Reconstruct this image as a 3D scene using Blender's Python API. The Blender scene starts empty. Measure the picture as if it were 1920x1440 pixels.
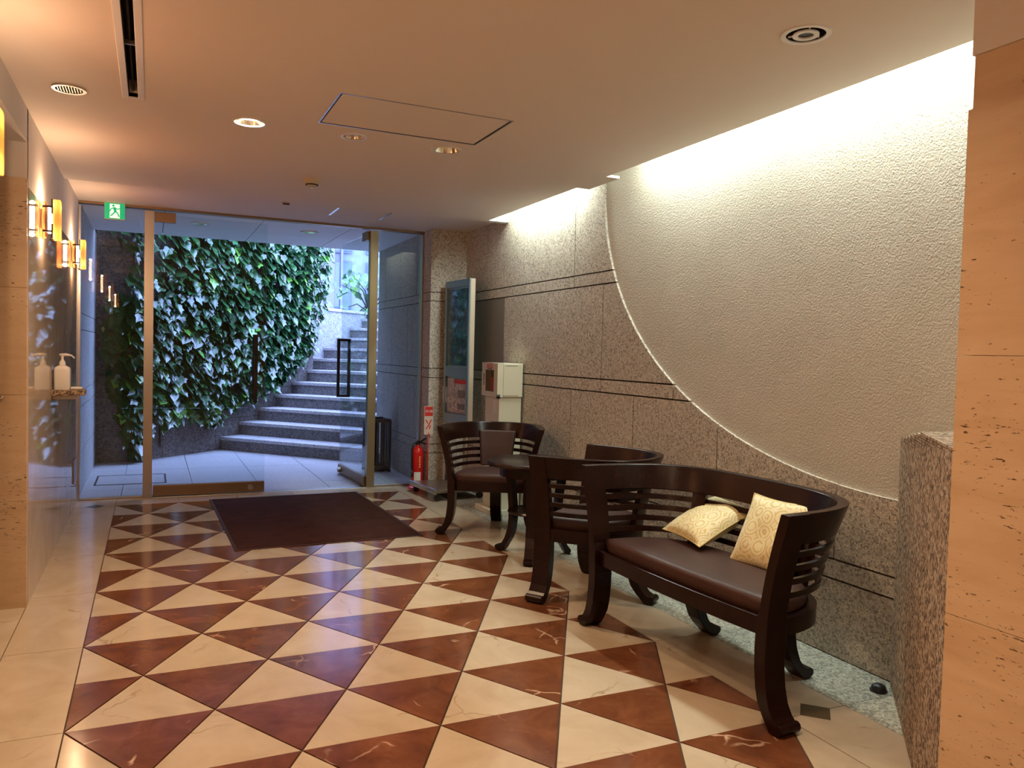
import bpy, bmesh, math, random
from mathutils import Vector, Matrix, Euler
PI = math.pi
S3 = math.sqrt(3.0)
R = math.radians
scene = bpy.context.scene
COL = scene.collection

# ------------------------------------------------------------------ camera
cam_d = bpy.data.cameras.new('camera')
cam_d.sensor_width = 36.0
cam_d.lens = 36.0 * 1472.75 / 1920.0
cam_d.clip_start = 0.02
cam_d.clip_end = 200
cam = bpy.data.objects.new('camera', cam_d)
COL.objects.link(cam)
yaw, pitch, roll = 0.43044, -0.03716, 0.02540
fw = Vector((math.sin(yaw) * math.cos(pitch), math.cos(yaw) * math.cos(pitch), math.sin(pitch)))
rt = Vector((math.cos(yaw), -math.sin(yaw), 0))
up = rt.cross(fw)
r2 = rt * math.cos(roll) + up * math.sin(roll)
u2 = up * math.cos(roll) - rt * math.sin(roll)
M = Matrix.Identity(4)
for i in range(3):
    M[i][0] = r2[i]; M[i][1] = u2[i]; M[i][2] = -fw[i]
M[0][3], M[1][3], M[2][3] = 0.2945, -3.3639, 1.4797
cam.matrix_world = M
scene.camera = cam

# ------------------------------------------------------------------ sky, exposure
SKY_COL = (0.38, 0.50, 1.0)
SKY_STR = 13.0
world = bpy.data.worlds.new('sky')
world.use_nodes = True
bgn = world.node_tree.nodes['Background']
bgn.inputs[0].default_value = (*SKY_COL, 1)
bgn.inputs[1].default_value = SKY_STR
scene.world = world
scene.view_settings.view_transform = 'Standard'
scene.view_settings.look = 'None'
scene.view_settings.gamma = 1.0
scene.view_settings.use_curve_mapping = False
scene.view_settings.exposure = 0.0
scene.cycles.use_denoising = True
scene.cycles.max_bounces = 8
scene.cycles.transparent_max_bounces = 16
scene.cycles.caustics_reflective = False
scene.cycles.caustics_refractive = False
scene.cycles.sample_clamp_indirect = 6.0

# light levels
WARM = (1.0, 0.62, 0.36)
WARM2 = (1.0, 0.66, 0.40)
COVE = (0.88, 1.0, 0.92)
P_SCONCE = 8.0
P_DOWN = 34.0
P_LOBBY = 15.0
P_COVE = 27.0

# ------------------------------------------------------------------ materials
def newmat(name):
    m = bpy.data.materials.new(name)
    m.use_nodes = True
    nt = m.node_tree
    return m, nt, nt.nodes['Principled BSDF'], nt.nodes['Material Output']

def setp(b, base=None, rough=None, metal=None, spec=None, coat=None, emis=None, estr=None):
    if base is not None: b.inputs['Base Color'].default_value = (*base, 1)
    if rough is not None: b.inputs['Roughness'].default_value = rough
    if metal is not None: b.inputs['Metallic'].default_value = metal
    if spec is not None: b.inputs['Specular IOR Level'].default_value = spec
    if coat is not None:
        b.inputs['Coat Weight'].default_value = coat
        b.inputs['Coat Roughness'].default_value = 0.12
    if emis is not None:
        b.inputs['Emission Color'].default_value = (*emis, 1)
        b.inputs['Emission Strength'].default_value = estr

def plain(name, base, rough=0.5, metal=0.0, spec=0.5, coat=None, emis=None, estr=0.0, bump=0.0, bscale=200.0):
    m, nt, b, o = newmat(name)
    setp(b, base, rough, metal, spec, coat, emis, estr)
    if bump > 0:
        v = coords(nt)
        n = noise(nt, v, bscale, 2)
        bumpn(nt, b, n.outputs['Fac'], bump, 0.002)
    return m

def N(nt, t, **kw):
    n = nt.nodes.new(t)
    for k, v in kw.items():
        setattr(n, k, v)
    return n

def coords(nt, rand=False, stretch=None):
    g = N(nt, 'ShaderNodeNewGeometry')
    out = g.outputs['Position']
    if rand:
        oi = N(nt, 'ShaderNodeObjectInfo')
        mu = N(nt, 'ShaderNodeMath', operation='MULTIPLY')
        mu.inputs[1].default_value = 61.7
        nt.links.new(oi.outputs['Random'], mu.inputs[0])
        ad = N(nt, 'ShaderNodeVectorMath', operation='ADD')
        nt.links.new(out, ad.inputs[0]); nt.links.new(mu.outputs[0], ad.inputs[1])
        out = ad.outputs[0]
    if stretch:
        ml = N(nt, 'ShaderNodeVectorMath', operation='MULTIPLY')
        ml.inputs[1].default_value = stretch
        nt.links.new(out, ml.inputs[0]); out = ml.outputs[0]
    return out

def noise(nt, vec, scale, detail=4, rough=0.55, dist=0.0):
    n = N(nt, 'ShaderNodeTexNoise')
    n.inputs['Scale'].default_value = scale
    n.inputs['Detail'].default_value = detail
    n.inputs['Roughness'].default_value = rough
    n.inputs['Distortion'].default_value = dist
    nt.links.new(vec, n.inputs['Vector'])
    return n

def ramp(nt, fac, stops, interp='LINEAR'):
    r = N(nt, 'ShaderNodeValToRGB')
    r.color_ramp.interpolation = interp
    e = r.color_ramp.elements
    while len(e) > 1: e.remove(e[-1])
    e[0].position = stops[0][0]; e[0].color = (*stops[0][1], 1)
    for p, c in stops[1:]:
        x = e.new(p); x.color = (*c, 1)
    nt.links.new(fac, r.inputs[0])
    return r

def mix(nt, fac, a, b, mode='MIX'):
    m = N(nt, 'ShaderNodeMix', data_type='RGBA', blend_type=mode)
    if isinstance(fac, float): m.inputs[0].default_value = fac
    else: nt.links.new(fac, m.inputs[0])
    for v, i in ((a, 6), (b, 7)):
        if isinstance(v, tuple): m.inputs[i].default_value = (*v, 1)
        else: nt.links.new(v, m.inputs[i])
    return m.outputs[2]

def bumpn(nt, b, h, strength, dist):
    bp = N(nt, 'ShaderNodeBump')
    bp.inputs['Strength'].default_value = strength
    bp.inputs['Distance'].default_value = dist
    nt.links.new(h, bp.inputs['Height'])
    nt.links.new(bp.outputs[0], b.inputs['Normal'])
    return bp

def distorted(nt, v, scale, amt):
    n = noise(nt, v, scale, 3)
    s = N(nt, 'ShaderNodeVectorMath', operation='SCALE'); s.inputs['Scale'].default_value = amt
    nt.links.new(n.outputs['Color'], s.inputs[0])
    a = N(nt, 'ShaderNodeVectorMath', operation='ADD')
    nt.links.new(v, a.inputs[0]); nt.links.new(s.outputs[0], a.inputs[1])
    return a.outputs[0]

def marble_red():
    m, nt, b, o = newmat('red_marble')
    v = coords(nt, True)
    n1 = noise(nt, v, 5.0, 8, 0.65, 0.6)
    base = ramp(nt, n1.outputs['Fac'], [(0.25, (0.085, 0.026, 0.012)), (0.48, (0.145, 0.050, 0.021)), (0.62, (0.185, 0.067, 0.028)), (0.8, (0.25, 0.10, 0.05))])
    d = distorted(nt, v, 3.5, 0.25)
    vo = N(nt, 'ShaderNodeTexVoronoi', feature='DISTANCE_TO_EDGE'); vo.inputs['Scale'].default_value = 2.6
    nt.links.new(d, vo.inputs['Vector'])
    thin = ramp(nt, vo.outputs['Distance'], [(0.0, (1, 1, 1)), (0.018, (0, 0, 0))])
    msk = noise(nt, v, 4.0, 3)
    mr = ramp(nt, msk.outputs['Fac'], [(0.55, (0, 0, 0)), (0.66, (1, 1, 1))])
    f = mix(nt, 1.0, thin.outputs[0], mr.outputs[0], 'MULTIPLY')
    sp = noise(nt, v, 22.0, 5, 0.7)
    spr = ramp(nt, sp.outputs['Fac'], [(0.66, (0, 0, 0)), (0.74, (0.5, 0.5, 0.5))])
    c = mix(nt, spr.outputs[0], base.outputs[0], (0.34, 0.15, 0.075))
    c = mix(nt, f, c, (0.62, 0.42, 0.28))
    nt.links.new(c, b.inputs['Base Color'])
    setp(b, rough=0.13, spec=0.5)
    return m

def marble_cream(name='cream_marble', k=0.80):
    m, nt, b, o = newmat(name)
    v = coords(nt, True)
    n1 = noise(nt, v, 3.0, 8, 0.6, 0.8)
    base = ramp(nt, n1.outputs['Fac'], [(0.25, (0.54 * k, 0.43 * k, 0.30 * k)), (0.55, (0.64 * k, 0.53 * k, 0.39 * k)), (0.8, (0.70 * k, 0.60 * k, 0.46 * k))])
    d = distorted(nt, v, 4.0, 0.22)
    vo = N(nt, 'ShaderNodeTexVoronoi', feature='DISTANCE_TO_EDGE'); vo.inputs['Scale'].default_value = 2.1
    nt.links.new(d, vo.inputs['Vector'])
    thin = ramp(nt, vo.outputs['Distance'], [(0.0, (1, 1, 1)), (0.012, (0, 0, 0))])
    msk = noise(nt, v, 3.0, 3)
    mr = ramp(nt, msk.outputs['Fac'], [(0.52, (0, 0, 0)), (0.62, (0.7, 0.7, 0.7))])
    f = mix(nt, 1.0, thin.outputs[0], mr.outputs[0], 'MULTIPLY')
    c = mix(nt, f, base.outputs[0], (0.30 * k, 0.20 * k, 0.10 * k))
    nt.links.new(c, b.inputs['Base Color'])
    setp(b, rough=0.14, spec=0.5)
    return m

def granite(name, cols, scale=55.0, bump=0.6, rough=0.75, bdist=0.003, rand=True):
    m, nt, b, o = newmat(name)
    v = coords(nt, rand)
    vo = N(nt, 'ShaderNodeTexVoronoi'); vo.inputs['Scale'].default_value = scale
    nt.links.new(v, vo.inputs['Vector'])
    sx = N(nt, 'ShaderNodeSeparateColor'); nt.links.new(vo.outputs['Color'], sx.inputs[0])
    n = len(cols)
    r1 = ramp(nt, sx.outputs[0], [(i / n, c) for i, c in enumerate(cols)], 'CONSTANT')
    n2 = noise(nt, v, scale * 2.3, 3, 0.7)
    r2_ = ramp(nt, n2.outputs['Fac'], [(0.35, (0.50, 0.50, 0.50)), (0.65, (1.35, 1.35, 1.35))])
    c = mix(nt, 1.0, r1.outputs[0], r2_.outputs[0], 'MULTIPLY')
    nt.links.new(c, b.inputs['Base Color'])
    n3 = noise(nt, v, scale * 1.4, 2, 0.6)
    bumpn(nt, b, n3.outputs['Fac'], bump, bdist)
    setp(b, rough=rough, spec=0.3)
    return m

def travertine():
    m, nt, b, o = newmat('travertine')
    v = coords(nt, False)
    vs = coords(nt, False, (1.3, 1.3, 7.0))
    n1 = noise(nt, vs, 2.0, 6, 0.6, 0.5)
    base = ramp(nt, n1.outputs['Fac'], [(0.25, (0.53, 0.36, 0.21)), (0.5, (0.61, 0.43, 0.265)), (0.75, (0.66, 0.49, 0.32))])
    vp = coords(nt, False, (1.0, 1.0, 4.2))
    n2 = noise(nt, vp, 34.0, 4, 0.62)
    big = noise(nt, v, 2.2, 3)
    ad = N(nt, 'ShaderNodeMath', operation='MULTIPLY_ADD')
    nt.links.new(big.outputs['Fac'], ad.inputs[0]); ad.inputs[1].default_value = 0.35
    nt.links.new(n2.outputs['Fac'], ad.inputs[2])
    pit = ramp(nt, ad.outputs[0], [(0.83, (0, 0, 0)), (0.865, (1, 1, 1))])
    c = mix(nt, pit.outputs[0], base.outputs[0], (0.10, 0.045, 0.02))
    nt.links.new(c, b.inputs['Base Color'])
    iv = N(nt, 'ShaderNodeMath', operation='SUBTRACT'); iv.inputs[0].default_value = 1.0
    nt.links.new(pit.outputs[0], iv.inputs[1])
    bumpn(nt, b, iv.outputs[0], 0.7, 0.004)
    setp(b, rough=0.45, spec=0.35)
    return m

def plaster():
    m, nt, b, o = newmat('stucco')
    v = coords(nt)
    n = noise(nt, v, 115.0, 2, 0.5)
    n2 = noise(nt, v, 2.0, 3)
    c = ramp(nt, n2.outputs['Fac'], [(0.3, (0.58, 0.54, 0.46)), (0.7, (0.64, 0.60, 0.52))])
    nt.links.new(c.outputs[0], b.inputs['Base Color'])
    bumpn(nt, b, n.outputs['Fac'], 1.0, 0.005)
    setp(b, rough=0.9, spec=0.15)
    return m

def panel_marble():
    m, nt, b, o = newmat('polished_panel_marble')
    v = coords(nt)
    n1 = noise(nt, v, 3.0, 7, 0.6, 0.7)
    c = ramp(nt, n1.outputs['Fac'], [(0.3, (0.50, 0.39, 0.29)), (0.7, (0.60, 0.49, 0.38))])
    nt.links.new(c.outputs[0], b.inputs['Base Color'])
    setp(b, rough=0.03, spec=0.13)
    return m

def thin_glass(name, tint=(0.93, 0.97, 0.97), ior=1.5):
    m, nt, b, o = newmat(name)
    nt.nodes.remove(b)
    tr = N(nt, 'ShaderNodeBsdfTransparent'); tr.inputs[0].default_value = (*tint, 1)
    gl = N(nt, 'ShaderNodeBsdfGlossy'); gl.inputs['Roughness'].default_value = 0.0
    lw = N(nt, 'ShaderNodeLayerWeight'); lw.inputs[0].default_value = 0.5
    pw = N(nt, 'ShaderNodeMath', operation='POWER'); pw.inputs[1].default_value = 5.0
    nt.links.new(lw.outputs['Facing'], pw.inputs[0])
    fr = N(nt, 'ShaderNodeMath', operation='MULTIPLY_ADD'); fr.inputs[1].default_value = 0.72; fr.inputs[2].default_value = 0.022
    nt.links.new(pw.outputs[0], fr.inputs[0])
    mx = N(nt, 'ShaderNodeMixShader')
    nt.links.new(fr.outputs[0], mx.inputs[0]); nt.links.new(tr.outputs[0], mx.inputs[1]); nt.links.new(gl.outputs[0], mx.inputs[2])
    nt.links.new(mx.outputs[0], o.inputs[0])
    return m

def amber_glass():
    m, nt, b, o = newmat('amber_glass')
    nt.nodes.remove(b)
    tl = N(nt, 'ShaderNodeBsdfTranslucent'); tl.inputs[0].default_value = (0.62, 0.30, 0.12, 1)
    tr = N(nt, 'ShaderNodeBsdfTransparent'); tr.inputs[0].default_value = (0.95, 0.68, 0.40, 1)
    gl = N(nt, 'ShaderNodeBsdfGlossy'); gl.inputs['Roughness'].default_value = 0.08
    m1 = N(nt, 'ShaderNodeMixShader'); m1.inputs[0].default_value = 0.55
    m2 = N(nt, 'ShaderNodeMixShader'); m2.inputs[0].default_value = 0.10
    nt.links.new(tl.outputs[0], m1.inputs[1]); nt.links.new(tr.outputs[0], m1.inputs[2])
    nt.links.new(m1.outputs[0], m2.inputs[1]); nt.links.new(gl.outputs[0], m2.inputs[2])
    nt.links.new(m2.outputs[0], o.inputs[0])
    return m

def wood():
    m, nt, b, o = newmat('dark_stained_wood')
    v = coords(nt, True, (9, 9, 2.2))
    n = noise(nt, v, 3.0, 5, 0.6, 1.2)
    c = ramp(nt, n.outputs['Fac'], [(0.3, (0.0070, 0.0017, 0.0012)), (0.7, (0.0160, 0.0032, 0.0020))])
    nt.links.new(c.outputs[0], b.inputs['Base Color'])
    setp(b, rough=0.27, spec=0.22)
    return m

def leather():
    m, nt, b, o = newmat('brown_leather')
    v = coords(nt)
    n = noise(nt, v, 160.0, 3)
    n2 = noise(nt, v, 6.0, 3)
    c = ramp(nt, n2.outputs['Fac'], [(0.3, (0.036, 0.014, 0.010)), (0.7, (0.050, 0.020, 0.014))])
    nt.links.new(c.outputs[0], b.inputs['Base Color'])
    bumpn(nt, b, n.outputs['Fac'], 0.15, 0.002)
    setp(b, rough=0.48, spec=0.28)
    return m

def mat_fabric():
    m, nt, b, o = newmat('brown_mat_pile')
    v = coords(nt)
    n = noise(nt, v, 7.0, 4, 0.6)
    n2 = noise(nt, v, 400.0, 2)
    c = ramp(nt, n.outputs['Fac'], [(0.3, (0.036, 0.014, 0.010)), (0.7, (0.056, 0.022, 0.015))])
    nt.links.new(c.outputs[0], b.inputs['Base Color'])
    bumpn(nt, b, n2.outputs['Fac'], 0.8, 0.004)
    setp(b, rough=0.95, spec=0.1)
    return m

def damask():
    m, nt, b, o = newmat('gold_damask')
    tc = N(nt, 'ShaderNodeTexCoord')
    v = tc.outputs['Object']
    d = distorted(nt, v, 9.0, 0.03)
    vo = N(nt, 'ShaderNodeTexVoronoi'); vo.inputs['Scale'].default_value = 12.0; vo.inputs['Randomness'].default_value = 0.25
    nt.links.new(d, vo.inputs['Vector'])
    mu = N(nt, 'ShaderNodeMath', operation='MULTIPLY'); mu.inputs[1].default_value = 34.0
    nt.links.new(vo.outputs['Distance'], mu.inputs[0])
    si = N(nt, 'ShaderNodeMath', operation='SINE'); nt.links.new(mu.outputs[0], si.inputs[0])
    r_ = ramp(nt, si.outputs[0], [(0.35, (0.76, 0.66, 0.38)), (0.62, (0.60, 0.46, 0.17))])
    n = noise(nt, v, 26.0, 3, 0.6, 1.0)
    r3 = ramp(nt, n.outputs['Fac'], [(0.56, (0, 0, 0)), (0.62, (0.8, 0.8, 0.8))])
    c = mix(nt, r3.outputs[0], r_.outputs[0], (0.78, 0.70, 0.46))
    nt.links.new(c, b.inputs['Base Color'])
    setp(b, rough=0.5, spec=0.5)
    b.inputs['Sheen Weight'].default_value = 0.3
    return m

def leafmat(name, c1, c2):
    m, nt, b, o = newmat(name)
    v = coords(nt)
    n = noise(nt, v, 5.0, 3)
    c = ramp(nt, n.outputs['Fac'], [(0.35, c1), (0.65, c2)])
    nt.links.new(c.outputs[0], b.inputs['Base Color'])
    setp(b, rough=0.29, spec=0.75, coat=0.4)
    return m

def poster_print(name, stops, scale, stretch):
    m, nt, b, o = newmat(name)
    v = coords(nt, False, stretch)
    n = noise(nt, v, scale, 5, 0.65, 1.5)
    c = ramp(nt, n.outputs['Fac'], stops)
    nt.links.new(c.outputs[0], b.inputs['Base Color'])
    setp(b, rough=0.25, spec=0.5)
    return m

MT = {}
MT['red'] = marble_red()
MT['cream'] = marble_cream()
MT['grout'] = plain('floor_grout', (0.06, 0.035, 0.02), 0.9)
MT['granite'] = granite('bush_hammered_granite', [(0.64, 0.585, 0.495), (0.56, 0.51, 0.43), (0.70, 0.645, 0.55), (0.34, 0.30, 0.25), (0.62, 0.565, 0.48), (0.47, 0.42, 0.355)], 92, 0.6)
MT['dark_stone'] = plain('smooth_dark_stone', (0.20, 0.18, 0.15), 0.6, bump=0.15, bscale=90)
MT['groove'] = plain('wall_joint', (0.045, 0.035, 0.027), 0.95)
MT['pier_granite'] = granite('coarse_pier_granite', [(0.42, 0.31, 0.21), (0.34, 0.24, 0.16), (0.10, 0.07, 0.05), (0.45, 0.35, 0.25), (0.30, 0.20, 0.13), (0.14, 0.09, 0.06)], 78, 0.8)
MT['strip_granite'] = granite('grey_green_granite', [(0.44, 0.43, 0.35), (0.36, 0.35, 0.28), (0.50, 0.49, 0.41), (0.26, 0.255, 0.21)], 80, 0.3, 0.6, 0.003)
MT['ext_granite'] = granite('grey_granite', [(0.46, 0.45, 0.43), (0.41, 0.40, 0.385), (0.50, 0.49, 0.47), (0.34, 0.33, 0.32)], 80, 0.4)
MT['riser'] = granite('shaded_riser_granite', [(0.20, 0.195, 0.19), (0.165, 0.16, 0.16), (0.23, 0.225, 0.22), (0.12, 0.115, 0.12)], 60, 0.4)  # darker than the treads: shade on the upright faces put into the colour
MT['white_granite'] = granite('pale_granite', [(0.40, 0.41, 0.40), (0.35, 0.36, 0.36), (0.44, 0.45, 0.44), (0.28, 0.29, 0.30)], 50, 0.3)
MT['ivy_wall'] = granite('shaded_wall_granite', [(0.16, 0.145, 0.135), (0.13, 0.12, 0.11), (0.19, 0.175, 0.165), (0.10, 0.09, 0.085)], 45, 0.6)  # ivy wall stone darkened like the risers, its shade put into the colour
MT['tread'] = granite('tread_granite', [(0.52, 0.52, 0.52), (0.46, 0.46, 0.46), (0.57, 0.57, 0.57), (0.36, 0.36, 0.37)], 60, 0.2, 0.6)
MT['ext_tile'] = granite('pale_paving', [(0.50, 0.50, 0.51), (0.46, 0.46, 0.47), (0.54, 0.54, 0.55)], 90, 0.1, 0.45, 0.002)
MT['trav'] = travertine()
MT['stucco'] = plaster()
MT['panel'] = panel_marble()
MT['white'] = plain('white_wall_paint', (0.72, 0.67, 0.63), 0.85, bump=0.1)
MT['ceil'] = plain('ceiling_paint', (0.75, 0.67, 0.60), 0.9)
MT['cove'] = plain('cove_white', (0.82, 0.84, 0.76), 0.8)
MT['soffit'] = plain('soffit_panel', (0.76, 0.76, 0.77), 0.55)
MT['glass'] = thin_glass('clear_glass')
MT['amber'] = amber_glass()
MT['bronze'] = plain('bronze_metal', (0.30, 0.20, 0.12), 0.38, 1.0)
MT['alu'] = plain('brushed_aluminium', (0.50, 0.46, 0.40), 0.35, 1.0)
MT['gold_lit_post'] = plain('gold_lit_metal', (0.46, 0.40, 0.26), 0.35, 1.0)  # right doorpost: the gold light on it is put into the metal colour
MT['inset_stone'] = plain('dark_inset_stone', (0.085, 0.062, 0.032), 0.25)
MT['steel'] = plain('steel', (0.62, 0.62, 0.62), 0.22, 1.0)
MT['chrome'] = plain('chrome', (0.80, 0.79, 0.77), 0.08, 1.0)
MT['black'] = plain('black_plastic', (0.012, 0.012, 0.013), 0.4)
MT['blackmetal'] = plain('black_bronze_handle', (0.022, 0.014, 0.011), 0.45, 0.4)
MT['wood'] = wood()
MT['leather'] = leather()
MT['brown_wood'] = plain('brown_wood', (0.060, 0.026, 0.015), 0.4)
MT['mat'] = mat_fabric()
MT['rubber'] = plain('rubber_edge', (0.035, 0.012, 0.009), 0.8)
MT['damask'] = damask()
MT['piping'] = plain('cushion_piping', (0.62, 0.50, 0.20), 0.6)
MT['aed'] = plain('cabinet_enamel', (0.70, 0.66, 0.50), 0.35)
MT['aedglass'] = thin_glass('cabinet_window_glass', (0.75, 0.72, 0.74))
MT['red_paint'] = plain('red_paint', (0.62, 0.015, 0.01), 0.25)
MT['redprint'] = plain('red_print', (0.65, 0.03, 0.02), 0.6)
MT['pinkboard'] = plain('sign_board', (0.72, 0.55, 0.46), 0.6)
MT['paper'] = plain('paper', (0.80, 0.78, 0.74), 0.7)
MT['greyprint'] = plain('grey_print', (0.20, 0.19, 0.17), 0.7)
MT['blueframe'] = plain('blue_grey_frame', (0.26, 0.38, 0.44), 0.35, 0.5)
MT['white_plastic'] = plain('white_plastic', (0.78, 0.76, 0.73), 0.35)
MT['brass'] = plain('brass', (0.55, 0.36, 0.13), 0.35, 0.8)
MT['dark_void'] = plain('dark_interior', (0.012, 0.010, 0.009), 0.8)
MT['lampwhite'] = plain('lamp_glow', (1, 1, 1), 0.5, emis=(1.0, 0.86, 0.70), estr=30.0)
MT['bulb'] = plain('bulb_glow', (1, 1, 1), 0.5, emis=(1.0, 0.70, 0.42), estr=30.0)
MT['tube'] = plain('fluorescent_tube', (1, 1, 1), 0.5, emis=COVE, estr=18.0)
MT['exitgreen'] = plain('exit_green', (0.0, 0.30, 0.12), 0.4, emis=(0.0, 0.40, 0.16), estr=0.8)
MT['exitwhite'] = plain('exit_white', (0.8, 0.9, 0.85), 0.4, emis=(0.68, 1.0, 0.84), estr=0.75)
MT['beige_case'] = plain('beige_case', (0.55, 0.45, 0.33), 0.5)
MT['reflector'] = plain('lamp_reflector', (0.78, 0.72, 0.60), 0.15, 1.0)
MT['leafA'] = leafmat('ivy_leaf', (0.014, 0.065, 0.020), (0.040, 0.15, 0.042))
MT['leafB'] = leafmat('young_ivy_leaf', (0.10, 0.34, 0.035), (0.20, 0.46, 0.07))
MT['stem'] = plain('ivy_stem', (0.030, 0.020, 0.012), 0.9)
MT['facade'] = plain('facade_pale_blue', (0.26, 0.30, 0.36), 0.6)
MT['facade_grey'] = plain('facade_lilac_grey', (0.16, 0.17, 0.24), 0.6)
MT['facade_blue'] = plain('facade_cyan_panel', (0.01, 0.16, 0.30), 0.5)
MT['pane'] = plain('window_pane', (0.06, 0.12, 0.20), 0.05, 0.0, 0.9)
MT['posterA'] = poster_print('dark_poster_print', [(0.36, (0.003, 0.005, 0.010)), (0.44, (0.006, 0.012, 0.025)), (0.49, (0.04, 0.20, 0.28)), (0.52, (0.004, 0.006, 0.012)), (0.57, (0.005, 0.008, 0.02)), (0.60, (0.30, 0.28, 0.50)), (0.63, (0.01, 0.01, 0.02)), (0.68, (0.6, 0.62, 0.65))], 6.0, (1, 2.6, 1.3))
MT['posterB'] = poster_print('magazine_print', [(0.34, (0.70, 0.58, 0.50)), (0.47, (0.74, 0.66, 0.58)), (0.55, (0.25, 0.20, 0.20)), (0.62, (0.68, 0.58, 0.52)), (0.74, (0.40, 0.22, 0.18))], 14.0, (1, 1.6, 1.4))

# ------------------------------------------------------------------ mesh helpers
class MB:
    def __init__(s):
        s.v = []; s.f = []
    def add(s, vs, fs):
        o = len(s.v)
        s.v += [tuple(v) for v in vs]
        s.f += [tuple(i + o for i in f) for f in fs]
        return s
    def box(s, x0, x1, y0, y1, z0, z1):
        return s.add([(x0, y0, z0), (x1, y0, z0), (x1, y1, z0), (x0, y1, z0), (x0, y0, z1), (x1, y0, z1), (x1, y1, z1), (x0, y1, z1)],
                     [(0, 3, 2, 1), (4, 5, 6, 7), (0, 1, 5, 4), (1, 2, 6, 5), (2, 3, 7, 6), (3, 0, 4, 7)])
    def prism(s, poly, axis, lo, hi):
        n = len(poly)
        def P(a, b, t):
            return {'z': (a, b, t), 'y': (a, t, b), 'x': (t, a, b)}[axis]
        vs = [P(a, b, lo) for a, b in poly] + [P(a, b, hi) for a, b in poly]
        fs = [tuple(range(n))[::-1], tuple(range(n, 2 * n))] + [(i, (i + 1) % n, n + (i + 1) % n, n + i) for i in range(n)]
        return s.add(vs, fs)
    def tube(s, pts, r, n=8, closed=False):
        pts = [Vector(p) for p in pts]
        rs = r if isinstance(r, (list, tuple)) else [r] * len(pts)
        vs = []; L = len(pts); prev = None
        for i, p in enumerate(pts):
            if closed: d = pts[(i + 1) % L] - pts[i - 1]
            else: d = (pts[min(i + 1, L - 1)] - pts[max(i - 1, 0)])
            d = d.normalized() if d.length > 1e-9 else Vector((0, 0, 1))
            if prev is None:
                a = Vector((0, 0, 1)) if abs(d.z) < 0.9 else Vector((1, 0, 0))
                u = d.cross(a).normalized()
            else:
                u = (prev - d * prev.dot(d)).normalized()
            prev = u
            w = d.cross(u)
            for k in range(n):
                an = 2 * PI * k / n
                vs.append(p + (u * math.cos(an) + w * math.sin(an)) * rs[i])
        fs = []
        for i in range(L if closed else L - 1):
            j = (i + 1) % L
            for k in range(n):
                fs.append((i * n + k, i * n + (k + 1) % n, j * n + (k + 1) % n, j * n + k))
        if not closed:
            fs.append(tuple(range(n))[::-1]); fs.append(tuple((L - 1) * n + k for k in range(n)))
        return s.add(vs, fs)
    def lathe(s, prof, n=24, c=(0, 0, 0), cap=True):
        vs = []; L = len(prof)
        for r_, z in prof:
            for k in range(n):
                a = 2 * PI * k / n
                vs.append((c[0] + r_ * math.cos(a), c[1] + r_ * math.sin(a), c[2] + z))
        fs = []
        for i in range(L - 1):
            for k in range(n):
                fs.append((i * n + k, i * n + (k + 1) % n, (i + 1) * n + (k + 1) % n, (i + 1) * n + k))
        if cap and prof[0][0] > 1e-6: fs.append(tuple(range(n))[::-1])
        if cap and prof[-1][0] > 1e-6: fs.append(tuple((L - 1) * n + k for k in range(n)))
        return s.add(vs, fs)
    def ring(s, r0, r1, z0, z1, n=28, c=(0, 0, 0)):
        prof = [(r0, z0), (r1, z0), (r1, z1), (r0, z1)]
        vs = []
        for r_, z in prof:
            for k in range(n):
                a = 2 * PI * k / n
                vs.append((c[0] + r_ * math.cos(a), c[1] + r_ * math.sin(a), c[2] + z))
        fs = []
        for i in range(4):
            j = (i + 1) % 4
            for k in range(n):
                fs.append((i * n + k, i * n + (k + 1) % n, j * n + (k + 1) % n, j * n + k))
        return s.add(vs, fs)
    def mesh(s, name, m, smooth=False, doubles=True):
        me = bpy.data.meshes.new(name)
        me.from_pydata(s.v, [], s.f)
        bm = bmesh.new(); bm.from_mesh(me)
        if doubles: bmesh.ops.remove_doubles(bm, verts=bm.verts, dist=1e-6)
        bmesh.ops.recalc_face_normals(bm, faces=bm.faces)
        bm.to_mesh(me); bm.free()
        if smooth:
            for p in me.polygons: p.use_smooth = True
        if m is not None: me.materials.append(MT[m] if isinstance(m, str) else m)
        return me
    def obj(s, name, m, parent=None, smooth=False, bevel=0.0, loc=None, seg=2, auto=None):
        me = s.mesh(name, m, smooth)
        o = link(name, me, parent, loc)
        if bevel > 0:
            b = o.modifiers.new('bevel', 'BEVEL'); b.width = bevel; b.segments = seg; b.limit_method = 'ANGLE'; b.angle_limit = R(35)
            b.harden_normals = False
        if auto is not None:
            sharp(me, auto)
        return o

def sharp(me, ang):
    for p in me.polygons: p.use_smooth = True
    bm = bmesh.new(); bm.from_mesh(me)
    for e in bm.edges:
        if len(e.link_faces) == 2 and e.calc_face_angle(0) > R(ang): e.smooth = False
    bm.to_mesh(me); bm.free()

def link(name, data, parent=None, loc=None, mw=None):
    o = bpy.data.objects.new(name, data)
    COL.objects.link(o)
    if parent is not None: o.parent = parent
    if loc is not None: o.location = loc
    if mw is not None: o.matrix_local = mw
    return o

def tag(o, label, cat, group=None):
    o['label'] = label; o['category'] = cat
    if group: o['group'] = group
    return o

def thing(name, label, cat, loc=(0, 0, 0), rz=0.0, group=None):
    o = link(name, None, None, loc)
    o.empty_display_size = 0.1
    o.rotation_euler = (0, 0, rz)
    return tag(o, label, cat, group)

def struct(o, label=None):
    o['kind'] = 'structure'
    if label: o['label'] = label
    return o

def B(x0, x1, y0, y1, z0, z1):
    return MB().box(x0, x1, y0, y1, z0, z1)

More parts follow.
